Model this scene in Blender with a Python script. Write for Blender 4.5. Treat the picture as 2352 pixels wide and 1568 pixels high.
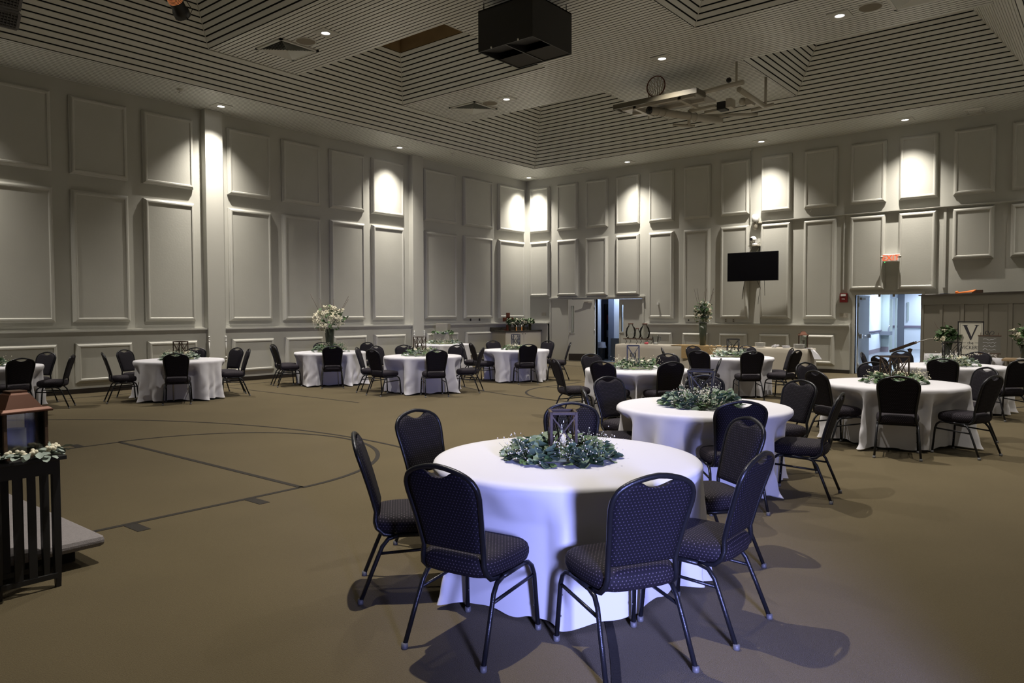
import bpy, math, random
from mathutils import Vector, Matrix
random.seed(7)
PI = math.pi
S = bpy.context.scene
COL = S.collection
for o in list(bpy.data.objects): bpy.data.objects.remove(o)

# ---------------------------------------------------------------- camera
CAM = Vector((16.985, -21.540, 1.66))
yaw, pitch, roll, FPX = 0.687046, -0.0374925, -0.00230417, 1698.64
fw = Vector((-math.sin(yaw)*math.cos(pitch), math.cos(yaw)*math.cos(pitch), math.sin(pitch)))
rt0 = Vector((math.cos(yaw), math.sin(yaw), 0)); up0 = rt0.cross(fw)
rt = rt0*math.cos(roll)+up0*math.sin(roll); up = up0*math.cos(roll)-rt0*math.sin(roll)
cd = bpy.data.cameras.new('camera'); cam = bpy.data.objects.new('camera', cd); COL.objects.link(cam)
M = Matrix((rt, up, -fw)).transposed().to_4x4(); M.translation = CAM
cam.matrix_world = M
cd.sensor_width = 36; cd.lens = 36*FPX/2352; cd.clip_start = .05; cd.clip_end = 200
S.camera = cam
# ---------------------------------------------------------------- exposure, world
S.view_settings.view_transform = 'Standard'; S.view_settings.look = 'None'
S.view_settings.exposure = 0.0; S.view_settings.gamma = 1.0
try: S.view_settings.use_curve_mapping = False
except Exception: pass
w = bpy.data.worlds.new('world'); S.world = w; w.use_nodes = True
w.node_tree.nodes['Background'].inputs[0].default_value = (.5, .6, .8, 1)
w.node_tree.nodes['Background'].inputs[1].default_value = 0.15
WARM = (1.0, .925, .82); P_WALL = 1450; P_FLOOR = 1330
def light(kind, name, loc, energy, color, parent=None, **k):
    l = bpy.data.lights.new(name, kind); l.energy = energy; l.color = color
    for a, b in k.items():
        setattr(l, a, b)
    o = bpy.data.objects.new(name, l); COL.objects.link(o); o.location = loc
    if parent: o.parent = parent
    return o
def peaked(o, base, k, n):
    """downward lamp whose beam is strongest on its axis: strength = base + k * cos(angle)^n"""
    l = o.data; l.use_nodes = True; nt = l.node_tree; em = nt.nodes['Emission']
    g = nt.nodes.new('ShaderNodeNewGeometry'); sp = nt.nodes.new('ShaderNodeSeparateXYZ'); nt.links.new(g.outputs['Incoming'], sp.inputs[0])
    last = sp.outputs[2]
    for op, v in (('ABSOLUTE', None), ('POWER', n), ('MULTIPLY', k), ('ADD', base)):
        m = nt.nodes.new('ShaderNodeMath'); m.operation = op; nt.links.new(last, m.inputs[0])
        if v is not None: m.inputs[1].default_value = v
        last = m.outputs[0]
    nt.links.new(last, em.inputs['Strength'])
def aim(o, target):
    d = Vector(target)-o.location; o.rotation_euler = d.to_track_quat('-Z', 'Y').to_euler()
# daylight from the lobby doorway in the right-hand wall, just outside the room
a = light('AREA', 'doorway_daylight', (18.5, -21.3, 1.35), 88, (.38, .42, 1.0), shape='RECTANGLE', size=.5, size_y=1.1, spread=math.radians(62))
aim(a, (13.9, -17.0, -.35))
# cool fluorescents of the lobby and unseen lamps in the store room behind the back wall
for x, y, e_ in ((11.8, 2.6, 110), (10.6, 7.5, 150), (10.3, 11.5, 170), (10.6, 14.8, 90)):
    light('AREA', 'lobby_light', (x, y, 2.72), e_, (.72, .82, 1.0), shape='RECTANGLE', size=.6, size_y=1.2)
light('AREA', 'storeroom_light', (3.9, .58, 2.6), 34, (.6, .72, 1.0), shape='RECTANGLE', size=.9, size_y=.2)
light('AREA', 'storeroom_light', (2.6, .45, 2.6), 9, (.6, .72, 1.0), shape='RECTANGLE', size=.3, size_y=.2)  # small lamp added to brighten the left partition
light('AREA', 'storeroom_light', (3.0, 3.0, 2.6), 3, (.6, .72, 1.0), shape='RECTANGLE', size=.9, size_y=.2)

# ---------------------------------------------------------------- materials
MATS = {}
def mat(name, col, rough=.6, metal=0, spec=.5, bump=0, bscale=60, var=0, vscale=8, emit=None, trans=0, sheen=0, coord='Object', detail=3):
    if name in MATS: return MATS[name]
    m = bpy.data.materials.new(name); m.use_nodes = True; nt = m.node_tree; b = nt.nodes['Principled BSDF']
    b.inputs['Base Color'].default_value = (*col, 1); b.inputs['Roughness'].default_value = rough
    b.inputs['Metallic'].default_value = metal; b.inputs['Specular IOR Level'].default_value = spec
    if trans: b.inputs['Transmission Weight'].default_value = trans; b.inputs['IOR'].default_value = 1.3
    if sheen: b.inputs['Sheen Weight'].default_value = sheen
    if emit:
        b.inputs['Emission Color'].default_value = (*emit[:3], 1); b.inputs['Emission Strength'].default_value = emit[3]
    tc = None
    if bump or var: tc = nt.nodes.new('ShaderNodeTexCoord')
    if var:
        n = nt.nodes.new('ShaderNodeTexNoise'); n.inputs['Scale'].default_value = vscale; n.inputs['Detail'].default_value = detail
        nt.links.new(tc.outputs[coord], n.inputs['Vector'])
        mr = nt.nodes.new('ShaderNodeMapRange'); mr.inputs['From Min'].default_value = .3; mr.inputs['From Max'].default_value = .7
        mr.inputs['To Min'].default_value = 1-var; mr.inputs['To Max'].default_value = 1+var
        nt.links.new(n.outputs['Fac'], mr.inputs['Value'])
        mx = nt.nodes.new('ShaderNodeVectorMath'); mx.operation = 'SCALE'; mx.inputs[0].default_value = col
        nt.links.new(mr.outputs[0], mx.inputs['Scale']); nt.links.new(mx.outputs[0], b.inputs['Base Color'])
    if bump:
        n = nt.nodes.new('ShaderNodeTexNoise'); n.inputs['Scale'].default_value = bscale; n.inputs['Detail'].default_value = 3
        nt.links.new(tc.outputs[coord], n.inputs['Vector'])
        bp = nt.nodes.new('ShaderNodeBump'); bp.inputs['Strength'].default_value = bump; bp.inputs['Distance'].default_value = .01
        nt.links.new(n.outputs['Fac'], bp.inputs['Height']); nt.links.new(bp.outputs[0], b.inputs['Normal'])
    MATS[name] = m; return m
def thinglass(name, tint=(.9, .95, .95), alpha=.15):
    m = bpy.data.materials.new(name); m.use_nodes = True; nt = m.node_tree
    for n in list(nt.nodes): nt.nodes.remove(n)
    out = nt.nodes.new('ShaderNodeOutputMaterial'); mix = nt.nodes.new('ShaderNodeMixShader')
    tr = nt.nodes.new('ShaderNodeBsdfTransparent'); gl = nt.nodes.new('ShaderNodeBsdfGlossy'); gl.inputs['Roughness'].default_value = .04
    tr.inputs[0].default_value = (*tint, 1); fr = nt.nodes.new('ShaderNodeFresnel'); fr.inputs[0].default_value = 1.45
    ad = nt.nodes.new('ShaderNodeMath'); ad.operation = 'ADD'; ad.inputs[1].default_value = alpha; ad.use_clamp = True
    nt.links.new(fr.outputs[0], ad.inputs[0]); nt.links.new(ad.outputs[0], mix.inputs[0])
    nt.links.new(tr.outputs[0], mix.inputs[1]); nt.links.new(gl.outputs[0], mix.inputs[2]); nt.links.new(mix.outputs[0], out.inputs[0])
    MATS[name] = m; return m
def fabric(name, seat):
    """navy weave with staggered pale dots; object coordinates"""
    m = bpy.data.materials.new(name); m.use_nodes = True; nt = m.node_tree; b = nt.nodes['Principled BSDF']; N = nt.nodes.new; L = nt.links.new
    tc = N('ShaderNodeTexCoord'); sp = N('ShaderNodeSeparateXYZ'); L(tc.outputs['Object'], sp.inputs[0])
    def mth(op, a, c=None):
        n = N('ShaderNodeMath'); n.operation = op
        for i, v in enumerate((a, c)):
            if v is None: continue
            if isinstance(v, (int, float)): n.inputs[i].default_value = v
            else: L(v, n.inputs[i])
        return n.outputs[0]
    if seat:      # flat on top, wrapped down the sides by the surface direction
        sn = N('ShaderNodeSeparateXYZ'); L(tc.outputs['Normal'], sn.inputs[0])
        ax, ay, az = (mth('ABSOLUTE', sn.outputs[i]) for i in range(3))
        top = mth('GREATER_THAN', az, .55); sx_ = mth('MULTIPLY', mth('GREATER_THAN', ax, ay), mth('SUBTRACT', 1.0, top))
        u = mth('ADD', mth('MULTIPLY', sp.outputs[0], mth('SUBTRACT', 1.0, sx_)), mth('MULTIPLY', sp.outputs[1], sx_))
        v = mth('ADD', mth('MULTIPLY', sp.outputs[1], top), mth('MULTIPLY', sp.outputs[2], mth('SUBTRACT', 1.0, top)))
    else: u = sp.outputs[0]; v = sp.outputs[2]
    P = .019
    u = mth('DIVIDE', u, P); v = mth('DIVIDE', v, P*.8)
    row = mth('FLOOR', v); odd = mth('MODULO', mth('ABSOLUTE', row), 2.0)
    u = mth('ADD', u, mth('MULTIPLY', odd, .5))
    fu = mth('SUBTRACT', mth('FRACT', u), .5); fv = mth('SUBTRACT', mth('FRACT', v), .5)
    d = mth('ADD', mth('ABSOLUTE', fu), mth('MULTIPLY', mth('ABSOLUTE', fv), .9))
    dot = mth('LESS_THAN', d, .21)
    mx = N('ShaderNodeMix'); mx.data_type = 'RGBA'; L(dot, mx.inputs[0])
    mx.inputs[6].default_value = (.007, .0055, .010, 1) if seat else (.0028, .0022, .0055, 1); mx.inputs[7].default_value = (.085, .068, .085, 1) if seat else (.045, .036, .055, 1)  # same fabric; seat copy made lighter, light from above put into its colour
    L(mx.outputs[2], b.inputs['Base Color']); b.inputs['Roughness'].default_value = .8; b.inputs['Sheen Weight'].default_value = .0
    b.inputs['Specular IOR Level'].default_value = .25
    bp = N('ShaderNodeBump'); bp.inputs['Strength'].default_value = .25; bp.inputs['Distance'].default_value = .002
    L(dot, bp.inputs['Height']); L(bp.outputs[0], b.inputs['Normal'])
    MATS[name] = m; return m
PAINT = mat('wall_paint', (.465, .463, .42), .55, bump=.12, bscale=25, var=.03, vscale=1.2)
TRIM = mat('trim_paint', (.495, .492, .45), .45)
SLAT = mat('slat_enamel', (.66, .665, .62), .42, var=.03, vscale=.8)
VOID = mat('black_void', (.006, .006, .006), .9)
PLY = mat('brown_ply', (.30, .21, .11), .8, var=.1, vscale=3)
CARPET = mat('tan_carpet', (.098, .078, .043), .95, spec=.1, bump=.6, bscale=180, var=.16, vscale=140, sheen=.1)
# second, larger mottling on the carpet
def mottle():
    nt = CARPET.node_tree; b = nt.nodes['Principled BSDF']
    src = b.inputs['Base Color'].links[0].from_socket
    n = nt.nodes.new('ShaderNodeTexNoise'); n.inputs['Scale'].default_value = 1.1; n.inputs['Detail'].default_value = 4
    tc = nt.nodes.new('ShaderNodeTexCoord'); nt.links.new(tc.outputs['Object'], n.inputs['Vector'])
    mr = nt.nodes.new('ShaderNodeMapRange'); mr.inputs['To Min'].default_value = .84; mr.inputs['To Max'].default_value = 1.14
    nt.links.new(n.outputs['Fac'], mr.inputs['Value'])
    mx = nt.nodes.new('ShaderNodeVectorMath'); mx.operation = 'SCALE'; nt.links.new(src, mx.inputs[0]); nt.links.new(mr.outputs[0], mx.inputs['Scale'])
    nt.links.new(mx.outputs[0], b.inputs['Base Color'])
mottle()
LINE = mat('grey_carpet_inlay', (.036, .033, .03), .95, spec=.1, bump=.4, bscale=180, var=.12, vscale=120)
BASEB = mat('brown_vinyl', (.022, .016, .012), .5)
CLOTH = mat('white_cloth', (.60, .60, .65), .85, spec=.2, bump=.1, bscale=7, sheen=.2)
FRAME = mat('black_hammered_steel', (.022, .023, .028), .3, metal=.6, bump=.15, bscale=220)
GLIDE = mat('grey_plastic', (.10, .10, .105), .5)
FAB_S = fabric('navy_dotted_seat_lit', True); FAB_B = fabric('navy_dotted_back', False)
BLACK = mat('black_paint', (.012, .012, .013), .45)
BLACKM = mat('black_matte', (.014, .013, .014), .85)
WOODD = mat('dark_brown_wood', (.06, .032, .018), .6, var=.3, vscale=30)
LEAF = mat('eucalyptus_leaf', (.115, .175, .115), .6, var=.3, vscale=12)
LEAF2 = mat('green_leaf', (.06, .12, .04), .6, var=.3, vscale=14)
LEAF3 = mat('silver_leaf', (.30, .36, .32), .7, var=.2, vscale=12)
PETAL = mat('cream_petal', (.74, .70, .55), .7, var=.08, vscale=30)
STEM = mat('pale_stem', (.30, .33, .18), .7)
GLASS = thinglass('clear_glass', (.95, .97, .96), .01); GLASSD = thinglass('smoky_glass', (.75, .82, .85), .1)
CANDLE = mat('ivory_wax', (.62, .60, .52), .6)
COPPER = mat('copper', (.12, .05, .03), .36, metal=.6)
WHITE = mat('white_plastic', (.72, .72, .70), .4)
METAL = mat('beige_steel', (.40, .37, .31), .4, metal=.2)
CHROME = mat('chrome', (.7, .7, .7), .15, metal=1)
COOLW = mat('corridor_paint', (.62, .68, .74), .6)
DOORP = mat('door_paint', (.455, .452, .41), .4)

# ---------------------------------------------------------------- mesh builder
class MB:
    def __init__(s): s.v = []; s.f = []; s.sm = []
    def add(s, vs, fs, smooth=False, mtx=None):
        n = len(s.v)
        s.v += [tuple(mtx @ Vector(v)) if mtx else tuple(v) for v in vs]
        s.f += [tuple(i+n for i in f) for f in fs]; s.sm += [smooth]*len(fs); return s
    def box(s, x0, x1, y0, y1, z0, z1, mtx=None):
        vs = [(x, y, z) for z in (z0, z1) for x, y in ((x0, y0), (x1, y0), (x1, y1), (x0, y1))]
        return s.add(vs, [(3, 2, 1, 0), (4, 5, 6, 7), (0, 1, 5, 4), (1, 2, 6, 5), (2, 3, 7, 6), (3, 0, 4, 7)], False, mtx)
    def cbox(s, c, sx, sy, sz, mtx=None): return s.box(c[0]-sx/2, c[0]+sx/2, c[1]-sy/2, c[1]+sy/2, c[2]-sz/2, c[2]+sz/2, mtx)
    def bar(s, a, b, wd, th=None, upv=(0, 0, 1)):
        """rectangular bar from a to b"""
        a = Vector(a); b = Vector(b); d = (b-a).normalized(); u = Vector(upv)
        if abs(d.dot(u)) > .95: u = Vector((1, 0, 0))
        x = d.cross(u).normalized()*wd/2; y = x.cross(d).normalized()*(th or wd)/2
        vs = [a-x-y, a+x-y, a+x+y, a-x+y, b-x-y, b+x-y, b+x+y, b-x+y]
        return s.add(vs, [(3, 2, 1, 0), (4, 5, 6, 7), (0, 1, 5, 4), (1, 2, 6, 5), (2, 3, 7, 6), (3, 0, 4, 7)])
    def tube(s, pts, r, n=8, closed=False, cap=True, smooth=True):
        pts = [Vector(p) for p in pts]; m = len(pts); vs = []; T = []
        for i in range(m):
            if closed: t = pts[(i+1) % m]-pts[i-1]
            else: t = pts[min(i+1, m-1)]-pts[max(i-1, 0)]
            T.append(t.normalized())
        u = Vector((0, 0, 1)) if abs(T[0].z) < .9 else Vector((1, 0, 0))
        u = (u-T[0]*u.dot(T[0])).normalized()
        for i in range(m):
            u = (u-T[i]*u.dot(T[i]))
            u = u.normalized() if u.length > 1e-6 else T[i].orthogonal().normalized()
            w_ = T[i].cross(u); rr = r[i] if isinstance(r, (list, tuple)) else r
            for k in range(n):
                a = 2*PI*k/n; vs.append(pts[i]+u*math.cos(a)*rr+w_*math.sin(a)*rr)
        fs = []
        for i in range(m if closed else m-1):
            j = (i+1) % m
            for k in range(n):
                k2 = (k+1) % n; fs.append((i*n+k, i*n+k2, j*n+k2, j*n+k))
        s.add(vs, fs, smooth)
        if cap and not closed:
            b0 = len(s.v)-m*n; s.f += [tuple(b0+k for k in reversed(range(n))), tuple(b0+(m-1)*n+k for k in range(n))]; s.sm += [False]*2
        return s
    def lathe(s, prof, n=20, c=(0, 0, 0), smooth=True, mtx=None, cap=False):
        vs = []; m = len(prof)
        for r, z in prof:
            for k in range(n):
                a = 2*PI*k/n; vs.append((c[0]+r*math.cos(a), c[1]+r*math.sin(a), c[2]+z))
        fs = [(i*n+k, i*n+(k+1) % n, (i+1)*n+(k+1) % n, (i+1)*n+k) for i in range(m-1) for k in range(n)]
        if cap: fs += [tuple(range(n-1, -1, -1)), tuple((m-1)*n+k for k in range(n))]
        return s.add(vs, fs, smooth, mtx)
    def sphere(s, c, r, n=8, m=5, sz=1):
        pr = [(max(1e-4, r*math.sin(PI*i/m)), -r*sz*math.cos(PI*i/m)) for i in range(m+1)]
        return s.lathe(pr, n, c)
    def octa(s, c, r):
        x, y, z = c
        return s.add([(x+r, y, z), (x-r, y, z), (x, y+r, z), (x, y-r, z), (x, y, z+r), (x, y, z-r)],
                     [(0, 2, 4), (2, 1, 4), (1, 3, 4), (3, 0, 4), (2, 0, 5), (1, 2, 5), (3, 1, 5), (0, 3, 5)], True)
    def prism(s, poly, z0, z1, mtx=None):
        n = len(poly); vs = [(x, y, z0) for x, y in poly]+[(x, y, z1) for x, y in poly]
        fs = [tuple(reversed(range(n))), tuple(range(n, 2*n))]+[(i, (i+1) % n, n+(i+1) % n, n+i) for i in range(n)]
        return s.add(vs, fs, False, mtx)
    def data(s, name, m):
        me = bpy.data.meshes.new(name); me.from_pydata(s.v, [], s.f); me.polygons.foreach_set('use_smooth', s.sm)
        me.materials.append(m); me.update(); return me
    def build(s, name, m, parent=None, loc=None, rz=None, bevel=0):
        o = bpy.data.objects.new(name, s.data(name, m)); COL.objects.link(o)
        if parent: o.parent = parent
        if loc: o.location = loc
        if rz is not None: o.rotation_euler = (0, 0, rz)
        if bevel:
            b = o.modifiers.new('bevel', 'BEVEL'); b.width = bevel; b.segments = 2; b.limit_method = 'ANGLE'
        return o
def inst(me, name, parent=None, mtx=None):
    o = bpy.data.objects.new(name, me); COL.objects.link(o)
    if parent: o.parent = parent
    if mtx is not None: o.matrix_local = mtx
    return o
def tag(o, label, cat, group=None):
    o['label'] = label; o['category'] = cat
    if group: o['group'] = group
    return o
def struct(o): o['kind'] = 'structure'; return o
def stuff(o): o['kind'] = 'stuff'; return o
def empty(name, loc, rz=0):
    o = bpy.data.objects.new(name, None); COL.objects.link(o); o.location = loc; o.rotation_euler = (0, 0, rz); o.empty_display_size = .1
    return o
def thing(name, label, cat, loc, rz=0, group=None): return tag(empty(name, loc, rz), label, cat, group)
def copy_tree(o, parent=None):
    c = o.copy(); COL.objects.link(c); c.parent = parent
    if parent: c.matrix_parent_inverse = o.matrix_parent_inverse.copy()
    for ch in list(KIDS.get(o.name, [])) or list(o.children): copy_tree(ch, c)
    return c
KIDS = {}
def text(name, body, size, m, parent=None, mtx=None, depth=.002, align='CENTER'):
    cu = bpy.data.curves.new(name, 'FONT'); cu.body = body; cu.size = size; cu.extrude = depth; cu.align_x = align; cu.align_y = 'CENTER'
    t = bpy.data.objects.new(name+'_tmp', cu); COL.objects.link(t); bpy.context.view_layer.update()
    me = bpy.data.meshes.new_from_object(t.evaluated_get(bpy.context.evaluated_depsgraph_get()))
    bpy.data.objects.remove(t); bpy.data.curves.remove(cu)
    me.materials.clear(); me.materials.append(m)
    return inst(me, name, parent, mtx)
Rz = lambda a: Matrix.Rotation(a, 4, 'Z')
Tr = lambda *p: Matrix.Translation(Vector(p))
# ================================================================ THE ROOM
Z1, Z2, Z3, SL = 6.52, 7.19, 8.20, .735      # soffit, beam underside, coffer top, inward run per rise
W, YB, YF = 17.3, 0.0, -25.1                  # room: x 0..W, y YF..0
floor = struct(MB().box(-.3, W+.3, YF-.3, 17.5, -.2, 0).build('floor', CARPET))
def court(parent):
    def seg(a, b, wd=.05): MB().bar((*a, .001), (*b, .001), wd, .004).build('court_line', LINE, parent)
    def arc(cx, cy, r, a0, a1, wd=.05):
        m = MB(); n = max(8, int(abs(a1-a0)*r/.12)); vs = []
        for i in range(n+1):
            a = a0+(a1-a0)*i/n
            for rr in (r-wd/2, r+wd/2): vs.append((cx+rr*math.cos(a), cy+rr*math.sin(a), .003))
        m.add(vs, [(2*i, 2*i+1, 2*i+3, 2*i+2) if a1 > a0 else (2*i, 2*i+2, 2*i+3, 2*i+1) for i in range(n)]).build('court_line', LINE, parent)
    seg((6.95, -17.38), (10.95, -17.38), .055); seg((10.95, -17.36), (10.95, -22.6)); seg((6.95, -17.36), (6.95, -22.6))
    for yy in (-17.94, -18.98): seg((10.97, yy), (11.22, yy), .1); seg((6.93, yy+.1), (6.7, yy+.1), .1)
    arc(8.95, -17.38, 2.02, 0, PI); arc(8.95, -22.75, 7.5, math.radians(20), math.radians(160), .045)
    seg((6.95, -8.1), (10.95, -8.1)); seg((10.95, -8.1), (10.95, -2.9)); seg((6.95, -8.1), (6.95, -2.9))
    arc(8.95, -8.1, 2.02, PI, 2*PI); arc(8.95, -2.6, 7.5, math.radians(200), math.radians(340), .045)
    seg((.95, -23), (.95, -2.2), .04); seg((1.0, -2.2), (16.3, -2.2), .04); seg((1.0, -12.68), (6, -12.68), .04)
court(floor)

# ---- ceiling: sloped slats of the coffers, flat slats of the beams
ceiling = empty('ceiling', (0, 0, 0)); struct(ceiling)
vd = MB()
def slope_ring(x0, x1, y0, y1, z0, z1, parent, n, sides='LBRF', thin=False):
    """slats of the four inward-leaning faces of a rectangle, one object per slat"""
    dz = (z1-z0)/n; T = .018; nx = .805*T; nz = .593*T; g = .0115
    def rect(z): i = SL*(z-z0); return x0+i, x1-i, y0+i, y1-i
    for sd in sides:
        for i in range(n):
            a, b = z0+dz*i+g, z0+dz*(i+1)-g*(i < n-0)
            A = rect(a); B = rect(b)
            if sd == 'L': q = [(A[0], A[2], a), (A[0], A[3], a), (B[0], B[3], b), (B[0], B[2], b)]; o = (-nx, 0, nz)
            if sd == 'R': q = [(A[1], A[3], a), (A[1], A[2], a), (B[1], B[2], b), (B[1], B[3], b)]; o = (nx, 0, nz)
            if sd == 'B': q = [(A[0], A[3], a), (A[1], A[3], a), (B[1], B[3], b), (B[0], B[3], b)]; o = (0, nx, nz)
            if sd == 'F': q = [(A[1], A[2], a), (A[0], A[2], a), (B[0], B[2], b), (B[1], B[2], b)]; o = (0, -nx, nz)
            vs = q+[tuple(Vector(p)+Vector(o)) for p in q]
            MB().add(vs, [(3, 2, 1, 0), (4, 5, 6, 7), (0, 1, 5, 4), (1, 2, 6, 5), (2, 3, 7, 6), (3, 0, 4, 7)]).build('slat', SLAT, parent)
        a, b = z0-.001, z1+.02; A = rect(a); B = rect(b); e = .045
        q = {'L': [(A[0]-e, A[2]-e, a), (A[0]-e, A[3]+e, a), (B[0]-e, B[3]+e, b), (B[0]-e, B[2]-e, b)],
             'R': [(A[1]+e, A[3]+e, a), (A[1]+e, A[2]-e, a), (B[1]+e, B[2]-e, b), (B[1]+e, B[3]+e, b)],
             'B': [(A[0]-e, A[3]+e, a), (A[1]+e, A[3]+e, a), (B[1]+e, B[3]+e, b), (B[0]-e, B[3]+e, b)],
             'F': [(A[1]+e, A[2]-e, a), (A[0]-e, A[2]-e, a), (B[0]-e, B[2]-e, b), (B[1]+e, B[2]-e, b)]}[sd]
        vd.add(q, [(0, 1, 2, 3)])
    A = rect(z0); B = rect(z1)
    for i, j in ((0, 2), (0, 3), (1, 2), (1, 3)):
        MB().bar((A[i], A[j], z0), (B[i], B[j], z1), .016, .012).build('corner_trim', TRIM, parent)
X0, X1, Y0, Y1 = 1.68, W-1.68, YF+1.68, -1.68
slope_ring(X0, X1, Y0, Y1, Z1, Z2, ceiling, 7)
ii = SL*(Z2-Z1); x0, x1, y0, y1 = X0+ii, X1-ii, Y0+ii, Y1-ii        # 2.17 .. 15.13, -22.93 .. -2.17
NB = (6.9, 10.5)
ROWS = [(-5.65, y1), (-11.25, -8.03), (-17.1, -13.45), (y0, -19.3)]
for r, (ya, yb) in enumerate(ROWS):
    for xa, xb in ((x0, NB[0]), (NB[1], x1)):
        c = struct(empty('ceiling', (0, 0, 0)))
        n = 11
        slope_ring(xa, xb, ya, yb, Z2, Z3, c, n)
        i3 = SL*(Z3-Z2); a0, a1, b0, b1 = xa+i3, xb-i3, ya+i3, yb-i3
        sh = MB()
        for q in ([(a0, b0), (a1, b0)], [(a1, b0), (a1, b1)], [(a1, b1), (a0, b1)], [(a0, b1), (a0, b0)]):
            (p, s), (t, u) = q; sh.add([(p, s, Z3), (t, u, Z3), (t, u, Z3+1.1), (p, s, Z3+1.1)], [(0, 1, 2, 3)])
        sh.add([(a0, b0, Z3+1.1), (a1, b0, Z3+1.1), (a1, b1, Z3+1.1), (a0, b1, Z3+1.1)], [(0, 1, 2, 3)])
        sh.build('light_shaft', PLY, c)
# flat slatted undersides of the beams, running across the hall
def flat(ya, yb, segs, parent):
    n = round((yb-ya)/.105); p = (yb-ya)/n
    for i in range(n):
        for xa, xb in segs:
            MB().box(xa, xb, ya+i*p+.012, ya+(i+1)*p-.012, Z2, Z2+.002).build('slat', SLAT, parent)
    for xa, xb in segs: vd.box(xa, xb, ya, yb, Z2+.006, Z2+.03)
    for xa, xb in segs: MB().box(xa, xa+.02, ya, yb, Z2-.004, Z2+.02).build('edge_trim', TRIM, parent)
edges = [y1]+[v for r in ROWS for v in (r[1], r[0])]
for k, (ya, yb) in enumerate(((-8.03, -5.65), (-13.45, -11.25), (-19.3, -17.1))):
    flat(ya, yb, [(x0, x1)], struct(empty('ceiling', (0, 0, 0))))
for ya, yb in ROWS: flat(ya, yb, [NB], struct(empty('ceiling', (0, 0, 0))))
# thin-slatted soffit around the walls (lines too fine to pick apart)
sf = MB()
n = 17; p = X0/n
for i in range(n):
    a, b = i*p+.010, (i+1)*p-.010
    for q in ([(a, YF+a), (b, YF+b), (b, -b), (a, -a)], [(a, -a), (b, -b), (W-b, -b), (W-a, -a)],
              [(W-a, -a), (W-b, -b), (W-b, YF+b), (W-a, YF+a)], [(W-a, YF+a), (W-b, YF+b), (b, YF+b), (a, YF+a)]):
        sf.add([(x, y, Z1) for x, y in q], [(0, 1, 2, 3)])
c = struct(empty('ceiling', (0, 0, 0)))
o = stuff(sf.build('soffit_slats', SLAT, c))
for q in ((-.2, X0, YF, 0), (X1, W+.2, YF, 0), (X0, X1, Y1, .0), (X0, X1, YF, Y0)): vd.box(*q, Z1+.004, Z1+.05)
vd.box(-.2, W+.2, YF-.2, .2, 9.7, 9.8)
vd.build('backing', VOID, c)

# ---- wall panels
def panel_data(w_, h_):
    prof = [(0, 0), (0, .05), (.012, .058), (.028, .088), (.05, .104), (.078, .104), (.09, .088), (.098, .08)]
    vs, fs = [], []
    for ins, d in prof:
        vs += [(-w_/2+ins, d, ins), (w_/2-ins, d, ins), (w_/2-ins, d, h_-ins), (-w_/2+ins, d, h_-ins)]
    for k in range(len(prof)-1):
        for i in range(4): j = (i+1) % 4; fs.append((k*4+j, k*4+i, (k+1)*4+i, (k+1)*4+j))
    fr = MB().add(vs, fs).data('panel_frame', TRIM)
    i = .095
    fd = MB().box(-w_/2+i, w_/2-i, .02, .082, i, h_-i).data('panel', PAINT)
    return fd, fr
PD = {}
def panel(parent, mtx, w_, z0, z1):
    k = (round(w_, 2), round(z1-z0, 2))
    if k not in PD: PD[k] = panel_data(*k)
    o = inst(PD[k][0], 'panel', parent, mtx @ Tr(0, 0, z0)); inst(PD[k][1], 'panel_frame', o)
ML = lambda y, off=0: Tr(off, y, 0) @ Rz(-PI/2)      # panel-local -> left wall
MBk = lambda x, off=0: Tr(x, -off, 0) @ Rz(PI)       # -> back wall
wall_left = struct(MB().box(-.3, 0, YF, .3, 0, Z1+.05).build('wall_left', PAINT))
bays = [([(-18.42, -17.24), (-16.9, -15.72), (-15.38, -14.22), (-13.89, -12.72)], -19.0, -12.49),
        ([(-11.85, -10.67), (-10.33, -9.15), (-8.82, -7.62), (-7.33, -6.1)], -12.05, -5.84),
        ([(-5.23, -3.77), (-3.42, -1.96), (-1.64, -.18)], -5.40, 0),
        ([(-24.3, -23.1), (-22.7, -21.5), (-21.1, -19.9)], -24.9, -19.44)]
for ps, a, b in bays:
    for y_a, y_b in ps:
        for z0, z1 in ((4.6, 6.22), (1.5, 4.27)): panel(wall_left, ML((y_a+y_b)/2), y_b-y_a, z0, z1)
        if y_b < -.5: panel(wall_left, ML((y_a+y_b)/2, .055), y_b-y_a, .22, 1.06)
    m = MB().box(0, .15, a, b, 1.30, 1.335).box(0, .12, a, b, 1.27, 1.30).box(0, .095, a, b, 1.235, 1.27)
    m.build('chair_rail', TRIM, wall_left)
    m = MB().box(0, .075, a, b, .1, 1.235); m.build('wainscot', PAINT, wall_left)
    MB().box(0, .05, a, b, 1.335, 1.36).build('rail_step', TRIM, wall_left)
    struct(MB().box(0, .095, a, b, 0, .1).build('baseboard_left', BASEB))
for yy in (-12.27, -5.62, -19.22):
    m = MB().box(0, .19, yy-.22, yy+.22, 0, Z1); pl = m.build('pilaster', TRIM, wall_left)
    for s in (-1, 1):
        m = MB(); m.tube([(.21, yy+s*.215, .55), (.21, yy+s*.215, 1.12)], .012, 6)
        for z in (.55, .62, 1.02, 1.08, 1.12): m.sphere((.21, yy+s*.215, z), .024, 8, 4)
        m.build('finial_rod', WHITE, pl)
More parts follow.
